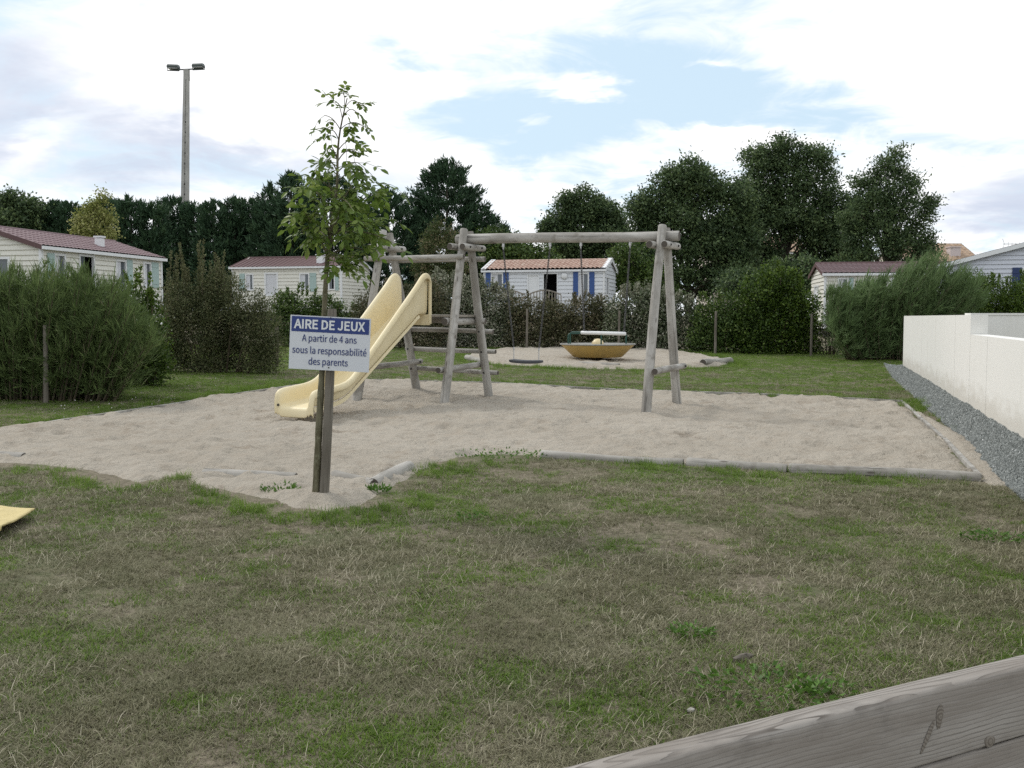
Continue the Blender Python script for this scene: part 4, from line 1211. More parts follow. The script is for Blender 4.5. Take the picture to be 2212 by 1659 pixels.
def roof_sheet(L, D, eave, rise, ov, pitch, course, amp, step, off=.03, xin=0.0):
    """two slopes with a rolled tile profile; ridge along x"""
    mb = MB(); x0, x1 = -ov, L + ov; nx_ = int((x1 - x0) / pitch * 6); half = D / 2 + ov
    sl = math.hypot(half, rise * half / (D / 2)); k = rise / (D / 2)
    nr = max(1, int(sl / course)); vs = []; rowsz = []
    for r in range(nr + 1):
        for e_ in ((0, 1) if r < nr else (0,)):
            pass
    prof = []
    for r in range(nr):
        prof += [(r / nr, step), ((r + 1) / nr - .002, 0.0)]
    for side in (-1, 1):
        base = len(mb.v); V = []; Fq = []
        for (t, ex) in prof:
            yv = D / 2 + side * half * (1 - t); z = eave + rise - k * half * (1 - t) + ex
            for i in range(nx_ + 1):
                x = x0 + (x1 - x0) * i / nx_; a = 2 * math.pi * (x - x0) / pitch
                V.append((x, yv, z + off + amp * (abs(math.sin(a / 2)) ** .7 if amp > .015 else 3.2 * (max(0, math.cos(a)) ** 4))))
        m_ = nx_ + 1
        for r in range(len(prof) - 1):
            for i in range(nx_):
                f_ = (r * m_ + i, r * m_ + i + 1, (r + 1) * m_ + i + 1, (r + 1) * m_ + i); Fq.append(f_ if side < 0 else f_[::-1])
        mb.add(V, Fq)
    return mb


def home(name, label, P0, rz, L, D, base, eave, rise, m, roofm, front=(), gl=(), gr=(), shut=(), shl=(), shr=(), pitch=.18, pieces=False, roofp=(.22, .36, .022, .02), ov=.14, doors=(), cat='mobile home', barge=None, skip_back=True):
    h = empty(name, P0, label, cat, rz=rz)
    I4 = Matrix.Identity(4)
    MLg = Matrix(((0, 1, 0, 0), (-1, 0, 0, D), (0, 0, 1, 0), (0, 0, 0, 1)))
    MRg = Matrix(((0, -1, 0, L), (1, 0, 0, 0), (0, 0, 1, 0), (0, 0, 0, 1)))
    MBk = Matrix(((-1, 0, 0, L), (0, -1, 0, D), (0, 0, 1, 0), (0, 0, 0, 1)))
    flat = lambda x: eave
    g = gable_top(D, eave, rise)
    for M, w_, tf_, op, sh in ((I4, L, flat, front, shut), (MLg, D, g, gl, shl), (MRg, D, g, gr, shr)):
        ops = [(o[0], o[1], o[2], o[3]) for o in op]
        backing(h, M, w_, tf_, base, ops, m)
        facade(h, M, w_, tf_, base, ops, pitch, m, pieces)
        for o in op:
            k = o[4]
            if k == 'doorway':
                mb = MB(); x0, x1, z0, z1 = o[:4]
                mb.box(x0, x0 + .06, -.05, .05, z0, z1); mb.box(x1 - .06, x1, -.05, .05, z0, z1); mb.box(x0 + .06, x1 - .06, -.05, .05, z1 - .06, z1); mb.obj('door_frame', M_TRIM, h, M=M)
            elif k == 'door': window(h, M, o[0], o[1], o[2], o[3], 'white', 'door', .09)
            else: window(h, M, o[0], o[1], o[2], o[3], k)
        for s_ in sh: shutter(h, M, s_[0], s_[1], s_[2], s_[3], s_[4])
    # plain rear wall, floor and dark lining inside
    MB().box(0, L, .001, .05, base, eave).obj('rear_wall', m, h, M=MBk)
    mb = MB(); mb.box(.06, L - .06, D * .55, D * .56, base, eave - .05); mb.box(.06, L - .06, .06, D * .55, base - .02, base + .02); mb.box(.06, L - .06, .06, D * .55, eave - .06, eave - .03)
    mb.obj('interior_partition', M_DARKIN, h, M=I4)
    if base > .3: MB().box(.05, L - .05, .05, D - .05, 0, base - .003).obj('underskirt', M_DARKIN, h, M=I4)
    for (x, y) in ((0, 0), (L, 0)): MB().box(x - .05, x + .05, -.05, .05, base, eave - .01).obj('corner_trim', M_TRIM, h, M=Matrix.Translation((0, -.0, 0)))
    rf = roof_sheet(L, D, eave, rise, ov, *roofp).obj('roof', roofm, h, 35, M=I4)
    Mi = PM[h.name]
    half = D / 2 + ov; k_ = rise / (D / 2); ze = eave - k_ * ov
    for sy in (-1,):
        mb = MB(); mb.box(-ov - .01, L + ov + .01, -ov - .07, -ov + .01, ze - .085, ze + .02); mb.obj('gutter', M_TRIM, rf, world=Mi)
    for x in (-ov - .018, L + ov - .012):
        bm_ = barge or M_TRIM
        for sy in (-1, 1):
            y0, y1 = D / 2, D / 2 + sy * half
            vs = [(x, y0, eave + rise - .10), (x, y1, ze - .10), (x, y1, ze + .055), (x, y0, eave + rise + .06), (x + .03, y0, eave + rise - .10), (x + .03, y1, ze - .10), (x + .03, y1, ze + .055), (x + .03, y0, eave + rise + .06)]
            MB().add(vs, [(0, 1, 2, 3), (7, 6, 5, 4), (0, 4, 5, 1), (1, 5, 6, 2), (2, 6, 7, 3), (3, 7, 4, 0)]).obj('barge_board', bm_, rf, world=Mi)
    mb = MB(); mb.tube([(-ov, D / 2, eave + rise + .035), (L + ov, D / 2, eave + rise + .035)], .06, 8); mb.obj('ridge_cap', roofm, rf, True, world=Mi)
    return h, rf


def place_home(xl, Yl, xr, Yr, yeave):
    a = atY(xl, yeave, Yl); c = atY(xr, yeave, Yr); L = math.hypot(c.x - a.x, c.y - a.y); rz = math.atan2(c.y - a.y, c.x - a.x)
    g = Gf((a.x + c.x) / 2, (a.y + c.y) / 2); return a, c, L, rz, g
def vent(h, rf, x, ys_, z, s_=.17):
    mb = MB(); mb.box(x - s_, x + s_, ys_ - s_, ys_ + s_, z, z + .45); mb.box(x - s_ * 1.25, x + s_ * 1.25, ys_ - s_ * 1.25, ys_ + s_ * 1.25, z + .47, z + .53); mb.box(x - .03, x + .03, ys_ - .03, ys_ + .03, z + .45, z + .47)
    mb.obj('roof_vent', M_TRIM, rf, world=PM[h.name])

# home by the feathery hedge: mauve tiled roof, sage shutters
a, c, L, rz, g = place_home(88, 32.5, 346, 39.4, 530)
ez = a.z - g; sc_ = L / 262.0
fx = lambda px, a=a, c=c, L=L: L * ((px - 88) / (346 - 88)) * (a.y / (a.y + (c.y - a.y) * (px - 88) / (346 - 88))) ** -1 * (a.y / c.y) if False else None
def along(px, P, Q_):
    """distance along the front from P where the picture column px meets it"""
    u = (px - 1106) / F; dx_, dy_ = Q_.x - P.x, Q_.y - P.y
    t = (u * P.y * 1.0 - P.x) / (dx_ - u * dy_); return t * math.hypot(dx_, dy_)
def zat(px, py, P, Q_, g_):
    dx_, dy_ = Q_.x - P.x, Q_.y - P.y; u = (px - 1106) / F; t = (u * P.y - P.x) / (dx_ - u * dy_)
    return atY(px, py, P.y + dy_ * t).z - g_
def op(x0, x1, yt, yb, kind): return (along(x0, a, c), along(x1, a, c), zat((x0 + x1) / 2, yb, a, c, g), zat((x0 + x1) / 2, yt, a, c, g), kind)
fr = [op(120, 146, 548, 612, 'curtain'), op(174, 208, 550, 640, 'open'), op(253, 276, 561, 628, 'curtain'), op(312, 329, 566, 622, 'curtain')]
sh = [op(106, 121, 547, 612, M_SAGE), op(276, 288, 561, 628, M_SAGE), op(329, 344, 567, 622, M_SAGE)]
h1, rf1 = home('mobile_home', 'cream mobile home with mauve tiled roof behind the feathery hedge', (a.x, a.y, g), rz, L, 4.0, .55, ez, .62, M_CREAM, M_MAUVE, fr, [(2.0, 2.9, ez - 1.5, ez - .35, 'curtain')], (), sh, [(1.45, 1.98, ez - 1.5, ez - .3, M_SAGE)], (), .165, True, (.20, .30, .026, .022), barge=M_BURG)
vent(h1, rf1, along(262, a, c), .75, ez + .10, .12)

# cream home with burgundy roof behind the sapling
a, c, L, rz, g = place_home(502, 61.0, 742, 59.6, 577)
ez = a.z - g
fr = [op(534, 552, 591, 628, 'curtain'), op(576, 606, 589, 640, 'door'), op(653, 675, 590, 627, 'curtain'), op(718, 737, 590, 627, 'open')]
fr[-1] = op(716, 731, 590, 627, 'open')
sh = [op(521, 533, 591, 628, M_SAGE), op(676, 690, 590, 630, M_SAGE), op(731.5, 739, 590, 628, M_SAGE)]
h2, rf2 = home('mobile_home', 'cream mobile home with ribbed burgundy roof seen behind the sapling', (a.x, a.y, g), rz - rad(3), L, 4.2, .55, ez, .62, M_CREAM, M_BURG, fr, (), (), sh, (), (), .20, False, (.30, 3.0, .014, .0))
vent(h2, rf2, along(689, a, c), .7, ez + .18, .2)
mb = MB(); mb.lathe([(.20, 0), (.19, .04), (.14, .08), (.001, .095)], 18); mb.obj('wall_lamp', M_TRIM, h2, True, M=Matrix.Translation((along(704, a, c), -.05, ez - .35)) @ Matrix.Rotation(math.pi / 2, 4, 'X'))

# white home with blue shutters behind the swings
a, c, L, rz, g = place_home(1046, 60.5, 1307, 59.2, 584)
ez = a.z - g
fr = [op(1061, 1088, 590, 628, 'curtain'), op(1140, 1167, 593, 655, 'blind'), op(1174, 1207, 590, 665, 'doorway'), op(1249, 1274, 590, 655, 'curtain')]
sh = [op(1050, 1061, 588, 626, M_BLUE), op(1088.5, 1100, 588, 630, M_BLUE), op(1240, 1251, 588, 640, M_BLUE), op(1275, 1286, 588, 640, M_BLUE)]
h3, rf3 = home('mobile_home', 'white mobile home with terracotta roof and blue shutters', (a.x, a.y, g), rz - rad(4), L, 4.2, .5, ez, .62, M_WSIDE, M_TERRA, fr, (), [(.6, 1.5, ez - 1.5, ez - .4, 'curtain')], sh, (), (), .22, False, (.26, .34, .075, .05))
for xv in (-.16, L - .12):
    for sy in (-1, 1):
        zr, y0_ = ez + .62, 2.1; k3 = .62 / 2.1; y1_ = y0_ + sy * 2.26; z1_ = zr - k3 * 2.26
        MB().add([(xv, y0_, zr + .125), (xv, y1_, z1_ + .125), (xv + .28, y1_, z1_ + .125), (xv + .28, y0_, zr + .125), (xv, y0_, zr + .10), (xv, y1_, z1_ + .10), (xv + .28, y1_, z1_ + .10), (xv + .28, y0_, zr + .10)], [(0, 1, 2, 3), (7, 6, 5, 4), (0, 4, 5, 1), (2, 6, 7, 3), (1, 5, 6, 2), (0, 3, 7, 4)]).obj('verge_trim', M_TRIM, rf3, world=PM[h3.name])
mb = MB(); mb.lathe([(.20, 0), (.19, .04), (.14, .08), (.001, .095)], 18); mb.obj('wall_lamp', M_TRIM, h3, True, M=Matrix.Translation((along(1221, a, c), -.05, ez - .38)) @ Matrix.Rotation(math.pi / 2, 4, 'X'))
# its deck railings
def railing(px0, px1, ytop, Y, label, arch_=.25):
    p0 = atY(px0, ytop, Y); p1 = atY(px1, ytop, Y); g_ = Gf(p0.x, Y) + .35; L = p1.x - p0.x; hgt = p0.z - g_
    r0_ = empty('deck_railing', (p0.x, Y, g_), label, 'railing'); n = int(L / .16)
    crv = lambda t: hgt - arch_ + arch_ * math.sin(math.pi * t)
    mb = MB(); mb.tube([(L * t, 0, crv(t)) for t in np.linspace(0, 1, 14)], .045, 6); mb.obj('top_rail', M_DECK, r0_, True, M=Matrix.Identity(4))
    mb = MB(); mb.box(0, L, -.03, .03, .08, .16); mb.obj('bottom_rail', M_DECK, r0_, M=Matrix.Identity(4))
    for i in range(n + 1):
        t = i / n; MB().box(L * t - .028, L * t + .028, -.02, .02, -.35 if i in (0, n) else .12, crv(t) - .02).obj('baluster', M_DECK, r0_, M=Matrix.Identity(4))
railing(1062, 1134, 627, 57.6, 'brown arched deck railing left of the blue shuttered home doorway')
railing(592, 642, 634, 57.8, 'dark low deck railing in front of the cream home door', .03)
railing(1140, 1212, 627, 57.4, 'brown arched deck railing in front of the open doorway')

# cream home right of the lilac bush
a, c, L, rz, g = place_home(1783, 44.2, 2045, 43.5, 590)
ez = a.z - g
fr = [op(1806, 1830, 600, 640, 'curtain'), op(1920, 1950, 600, 640, 'curtain')]
sh = [op(1831, 1840, 600, 640, M_SAGE)]
h4, rf4 = home('mobile_home', 'cream mobile home with burgundy roof behind the blue green feathery shrub', (a.x, a.y, g), rz, L + 1.5, 3.9, .4, ez, .48, M_CREAM, M_BURG, fr, [(1.1, 2.3, ez - 1.55, ez - .45, 'blind')], (), sh, (), (), .17, False, (.22, .30, .022, .018), barge=M_BURG)

# white house with the big gable at the edge of the gravel side
Yg = 38.0; a5 = atY(2034, 572, Yg); D5 = 9.2; slope = .262
g5 = Gf(a5.x + 4, Yg); ez5 = a5.z - g5 - .03
yaw5 = .36; dl5 = Vector((math.cos(yaw5), -math.sin(yaw5))); p5 = Vector((a5.x + D5 * dl5.x, a5.y + D5 * dl5.y, a5.z))
fx5 = lambda px: along(px, a5, p5)
fz5 = lambda px, py: zat(px, py, a5, p5, g5)
zt5, zb5 = fz5(2190, 578), fz5(2190, 640)
h5, rf5 = home('gabled_house', 'pale grey boarded house gable with navy shutters above the wall', (p5.x, p5.y, g5), math.pi / 2 - yaw5, 7.0, D5, .1, ez5, slope * D5 / 2, M_GSIDE, M_BURG, (),
               [(fx5(2201) + .02, fx5(2201) + .85, zb5, zt5, 'curtain')], (), (),
               [(fx5(2181), fx5(2201), zb5, zt5, M_NAVY), (fx5(2201) + .87, fx5(2201) + 1.25, zb5, zt5 - .02, M_NAVY)], (),
               .158, True, (.3, 3.0, .012, 0.0), ov=.2, cat='house')

# tiled house beyond the lacy tree
Yh = 72.0
a6 = atY(1960, 566, Yh); r6 = atY(2108, 527, Yh + 3.5)
g6 = Gf(a6.x, Yh); L6 = (2118 - 1960) / F * Yh; ez6 = a6.z - g6
h6, rf6 = home('tiled_house', 'house with brown roman tile roof and pink chimney beyond the trees', (a6.x, Yh, g6), 0, L6, 7.0, .0, ez6, r6.z - g6 - ez6 - .05, M_RENDER, M_ROMAN, [(1.0, 2.0, 1.0, 2.2, 'curtain')], (), (), (), (), (), .3, False, (.30, .42, .075, .03), cat='house')
ch = atY(2060, 560, Yh + 1.2); MB().box(ch.x - .36, ch.x + .36, Yh + .9, Yh + 1.6, ch.z - .7, atY(2060, 535, Yh + 1.2).z).obj('chimney', M_PINKW, rf6)
mb = MB(); cz = atY(2060, 535, Yh + 1.2).z; mb.box(ch.x - .42, ch.x + .42, Yh + .84, Yh + 1.66, cz + .002, cz + .07); mb.obj('chimney_cap', M_PINKW, rf6)
# antenna
pa = atY(2168, 527, 60.0); ga_ = Gf(pa.x, 60)
ant = empty('tv_antenna', (pa.x, 60, ga_), 'thin television antenna on a mast behind the gabled house', 'antenna')
mb = MB(); mb.tube([(pa.x + 1.2, 60, ga_), (pa.x + 1.2, 60, pa.z + .1)], .03, 6); mb.obj('mast', M_STEEL, ant)
mb = MB(); mb.tube([(pa.x - .05, 60, pa.z), (pa.x + 1.3, 60, pa.z)], .022, 6); mb.obj('boom', M_STEEL, ant)
for i, hh in enumerate((.42, .16, .14, .13, .12, .12)):
    mb = MB(); x = pa.x + .05 + i * .22; mb.tube([(x - (.12 if i == 0 else 0), 60, pa.z - hh * .7), (x, 60, pa.z), (x - (.12 if i == 0 else 0), 60, pa.z + hh * .7)], .014, 5); mb.obj('element', M_STEEL, ant)

# rendered house half hidden behind the tall trees
Y7 = 84.0; a7 = atY(1540, 640, Y7); g7 = Gf(a7.x, Y7)
p7 = atY(1540, 545, Y7); L7 = (1740 - 1540) / F * Y7
h7, rf7 = home('rendered_house', 'beige rendered house glimpsed between the tall tree trunks', (p7.x, Y7, g7), 0, L7, 7.0, 0, p7.z - g7, 1.6, M_RENDER, M_ROMAN,
               [(1.2, 2.2, 1.5, 3.4, 'doorway'), (4.2, 5.2, 2.6, 4.0, 'curtain')], (), (), [(2.25, 2.75, 1.5, 3.4, M_BROWNP), (.65, 1.15, 1.5, 3.4, M_BROWNP)], (), (), .5, False, (.30, .42, .075, .03), cat='house')

# ================================================================== FLOODLIGHT
Yp = 76.0; b0 = atY(399, 470, Yp); t0 = atY(403, 152, Yp); gp = Gf(b0.x, Yp)
pole = empty('floodlight_mast', (b0.x, Yp, gp), 'tall tapered concrete floodlight mast above the conifer hedge', 'floodlight')
wb = 16 / F * Yp / 2; wt = 10 / F * Yp / 2
lean = (t0.x - b0.x)
ht = t0.z - gp; x0_ = -lean * .6
mb = MB()
def sec(z): f_ = z / ht; w_ = wb * 1.1 + (wt - wb * 1.1) * f_; x = x0_ + lean * 1.6 * f_; return w_, x
for z0_, z1_ in ((0, ht),):
    w0, xa = sec(z0_); w1, xb = sec(z1_)
    def ring(w_, x, z): return [(x - w_, -w_, z), (x - w_ * .15, -w_, z), (x - w_ * .10, -w_ + .06, z), (x + w_ * .25, -w_ + .06, z), (x + w_ * .30, -w_, z), (x + w_, -w_, z), (x + w_, w_, z), (x - w_, w_, z)]
    vs = ring(w0, xa, z0_) + ring(w1, xb, z1_); mb.add(vs, [(i, (i + 1) % 8, 8 + (i + 1) % 8, 8 + i) for i in range(8)] + [tuple(range(8, 16))])
mb.obj('pole', M_CONC, pole, M=Matrix.Identity(4))
zz = ht * .45
while zz < ht * .82:
    w_, x = sec(zz); MB().box(x - .06, x + .06, -w_ - .012 + .06, -w_ + .07, zz, zz + .12).obj('step_hole', M_BOLT, pole, M=Matrix.Identity(4)); zz += .75
xt = x0_ + lean * 1.6
MB().box(xt - wt * 1.06, xt + wt * 1.06, -wt * 1.06, wt * 1.06, ht - .7, ht + .05).obj('pole_cap', M_CONC, pole, M=Matrix.Identity(4))
mb = MB(); mb.tube([(xt - 1.15, -.1, ht - .0), (xt + 1.25, -.1, ht + .1)], .05, 8); mb.obj('cross_arm', M_LAMPH, pole, True, M=Matrix.Identity(4))
for sx, px_, py_ in ((-1, 376, 147), (1, 430, 145)):
    c_ = atY(px_, py_, Yp) - Vector((b0.x, Yp, gp)); tl2 = sx * .04
    Mh = Matrix.Translation((c_.x, -.15, c_.z)) @ Matrix.Rotation(-tl2, 4, 'Y')
    w2 = 11.5 / F * Yp
    mb = MB(); vs = []
    prof = [(-.30, -.06), (-.32, .06), (-.22, .18), (.22, .22), (.32, .08), (.30, -.06)]
    for x in (-w2, w2):
        for (y, z) in prof: vs.append((x * (1 if abs(z) < .1 else .92), y, z))
    n = 6; mb.add(vs, [(i, (i + 1) % n, n + (i + 1) % n, n + i) for i in range(n)] + [tuple(range(n - 1, -1, -1)), tuple(range(n, 2 * n))])
    lamp = mb.obj('lamp_head', M_LAMPH, pole, M=Mh)
    MB().box(-w2 * .9, w2 * .9, -.27, .27, -.10, -.065).obj('lamp_glass', M_LAMPG, lamp, world=PM[pole.name] @ Mh)
    mb = MB(); mb.tube([(-w2 - .04, 0, .02), (-w2 - .04, 0, -.22), (w2 + .04, 0, -.22), (w2 + .04, 0, .02)], .035, 6); mb.obj('bracket', M_LAMPH, lamp, world=PM[pole.name] @ Mh)

# ================================================================== VEGETATION
def unit(v): return v / (np.linalg.norm(v, axis=-1, keepdims=True) + 1e-9)
def leaves(name, P, D, L, Wd, tone, m, parent, rg, fold=.25):
    n = len(P); P = P.astype(float); D = unit(D); R = unit(rg.normal(size=(n, 3)))
    S = unit(np.cross(D, R)); Nn = np.cross(S, D)
    L = np.broadcast_to(np.asarray(L, float), (n,))[:, None]; Wd = np.broadcast_to(np.asarray(Wd, float), (n,))[:, None]
    mid = P + D * L * .45
    V = np.stack([P, mid + S * Wd * .5 + Nn * Wd * fold, P + D * L - Nn * L * .08, mid - S * Wd * .5 + Nn * Wd * fold], 1).reshape(-1, 3)
    Qf = np.arange(4 * n).reshape(n, 4)
    org = np.array(PM[parent.name].translation)
    me = mesh_np(name, V - org, Qf, m, {'tone': np.repeat(np.clip(tone, 0, 1), 4)})
    o = bpy.data.objects.new(name, me); place(o, None, parent, Matrix.Translation(PM[parent.name].translation)); o['kind'] = 'stuff'
    return o


def stems(name, paths, parent, m=None, seg=5):
    mb = MB()
    for pts, r0_, r1_ in paths: mb.tube(pts, list(np.linspace(r0_, r1_, len(pts))), seg)
    return mb.obj(name, m or M_TWIG, parent, True)


def lobed(lobes, Y, rg, dens, sig, shell=.5, zmin=None, per=26, flat=.75, split=0):
    """leaf positions clustered in ellipsoid lobes given as picture position and size at depth Y"""
    Ps = []; Cs = []; Os = []; Ts = []
    if split:
        nl_ = []
        for lb in lobes:
            px, py, rx, ry = lb[:4]; nl_.append((px, py, rx * .72, ry * .72, 0.0))
            for k_ in range(split):
                a_ = rg.uniform(0, 6.283); q_ = rg.uniform(.45, .80); f_ = rg.uniform(.34, .52)
                nl_.append((px + rx * q_ * math.cos(a_), py + ry * q_ * math.sin(a_), rx * f_, ry * f_, rg.uniform(-.7, .5) * rx / F * Y))
        lobes = nl_; dens = dens * .62
    for lb in lobes:
        px, py, rx, ry = lb[:4]; dY = lb[4] if len(lb) > 4 else 0.0
        yy_ = Y + dY; c = np.array(atY(px, py, yy_)); ax_ = rx / F * yy_; az_ = ry / F * yy_; ay_ = ax_ * .85
        n = int(dens * math.pi * ax_ * az_); ncl = max(3, n // per)
        d = unit(rg.normal(size=(ncl, 3))); r = rg.uniform(shell ** 2.2, 1, ncl) ** (1 / 2.2)
        cc = c + d * r[:, None] * np.array([ax_, ay_, az_])
        k = rg.integers(0, ncl, n); sg_ = sig; jit = np.where(rg.uniform(size=n) < .06, 1.35, 1.0)[:, None]
        P = cc[k] + jit * rg.normal(size=(n, 3)) * np.array([sg_, sg_, sg_ * flat])
        ct = rg.normal(.5, .24, ncl)
        Ps.append(P); Cs.append(cc); Os.append(unit(P - c)); Ts.append(ct[k])
    P = np.concatenate(Ps); O = np.concatenate(Os); T_ = np.concatenate(Ts); Cc = np.concatenate(Cs)
    zf = G(P[:, 0], P[:, 1]) + .04
    k = P[:, 2] > zf
    return P[k], O[k], T_[k], Cc


def tree(name, label, Y, trunkpx, lobes, m, dens, L, Wd, sig, seed, droop=.1, group=None, nlimb=40, tr=.22, per=26, cat='tree', shell=.5, upb=0.0, trunk_frac=.75, crownname='crown'):
    rg = np.random.default_rng(seed)
    bx = (trunkpx - 1106) / F * Y; g_ = Gf(bx, Y); root = empty(name, (bx, Y, g_), label, cat, group)
    P, O, T_, Cc = lobed(lobes, Y, rg, dens * 1.7, sig * .75, shell, per=per, split=5); L = L * .82; Wd = Wd * .82
    n = len(P); D = O * .6 + rg.normal(size=(n, 3)) * .7 + np.array([0, 0, upb - droop])
    leaves(crownname, P, D, L * rg.uniform(.65, 1.3, n), Wd * rg.uniform(.7, 1.25, n), T_ + rg.normal(0, .16, n), m, root, rg)
    top = Cc[:, 2].max(); bot = g_; hh = (top - bot)
    def tp(f): return Vector((bx + .03 * hh * math.sin(f * 5 + seed) * f + (Cc[:, 0].mean() - bx) * f * f, Y + .02 * hh * math.sin(f * 4), bot - .1 + hh * f))
    paths = [([tp(f) for f in np.linspace(0, trunk_frac, 10)], tr, tr * .25)]
    for j in rg.choice(len(Cc), min(nlimb, len(Cc)), replace=False):
        e = Vector(Cc[j]); f0 = float(np.clip(((e.z - bot) / hh) * rg.uniform(.35, .75), .12, trunk_frac)); a_ = tp(f0)
        mid = (a_ + e) / 2 + Vector((0, 0, (e - a_).length * .12)); r_0 = tr * (1 - f0) * .38 + .012
        paths.append(([a_ * (1 - t) ** 2 + mid * 2 * t * (1 - t) + e * t * t for t in np.linspace(0, 1, 6)], r_0, .012))
    stems('trunk', paths, root, M_BARK)
    return root


def shrub(name, label, x0, x1, ytop, ybase, m, seed, dens=3200, L=.075, Wd=.04, sig=.10, lumps=12, group=None, up=.15, sprigs=0, depth=.5, cat='shrub', prof=None, dY=0.0, tonemu=0.0, box=.35, spl=1.0, sf=(.08, .92)):
    """a hedge plant standing on the ground line ybase; prof(f) shapes the top edge, f in 0..1 from left to right"""
    rg = np.random.default_rng(seed)
    bp = gnd((x0 + x1) / 2, ybase); Y = bp.y + dY + depth; pw = (x1 - x0)
    root = empty(name, (bp.x * Y / bp.y, Y, Gf(bp.x * Y / bp.y, Y)), label, cat, group)
    hp = ybase - ytop; lobes = []
    for k in range(lumps):
        f = (k + .5) / lumps + rg.normal(0, .04); h = (prof(f) if prof else (1 - box * abs(2 * f - 1) ** 2.5)) * hp * rg.uniform(.88, 1.02)
        rx = pw / lumps * rg.uniform(1.0, 1.5)
        for lvl in (0, 1, 2):
            ry = h * .30; py = ybase - h * (.18 + .30 * lvl) ; 
            if lvl == 2: py = ybase - h + ry * .8
            lobes.append((x0 + pw * min(max(f, .06), .94), py, rx, ry, rg.uniform(-.25, .35) * depth))
    P, O, T_, Cc = lobed(lobes, Y, rg, dens / 2.2, sig, .35, per=20)
    n = len(P); D = O * .6 + rg.normal(size=(n, 3)) * .7 + np.array([0, 0, up])
    T_ = T_ + rg.normal(0, .2, n) + tonemu
    paths = []
    for k in range(14):
        j = int(rg.integers(0, len(Cc))); e = Vector(Cc[j]); b_ = Vector((root.location.x + (e.x - root.location.x) * .45, Y, root.location.z - .05))
        paths.append(([b_, (b_ + e) / 2 + Vector((rg.normal(0, .05), 0, .1)), e], .022, .006))
    xp = []; xd = []; xt = []
    for k in range(sprigs):
        f = rg.uniform(*sf); h = (prof(f) if prof else 1) * hp; p_ = Vector(atY(x0 + pw * f, ybase - h * .9, Y + rg.uniform(-.2, .3))); ln = rg.uniform(.25, .7) * (hp / F * Y) * .30 * spl
        e = p_ + Vector((rg.normal(0, .12) * ln, rg.normal(0, .1) * ln, ln)); paths.append(([p_ - Vector((0, 0, .2)), p_, e], .007, .003))
        for t in rg.uniform(0, 1.05, int(ln * 150)):
            q = p_ + (e - p_) * float(t); xp.append(tuple(q)); a_ = rg.uniform(0, 6.28); xd.append((math.cos(a_) * .8, math.sin(a_) * .8, .75)); xt.append(rg.uniform(.5, 1))
    if xp: P = np.concatenate([P, np.array(xp)]); D = np.concatenate([D, np.array(xd)]); T_ = np.concatenate([T_, np.array(xt)]); n = len(P)
    leaves('foliage', P, D, L * rg.uniform(.6, 1.3, n), Wd * rg.uniform(.7, 1.25, n), T_, m, root, rg)
    stems('stem', paths, root)
    return root


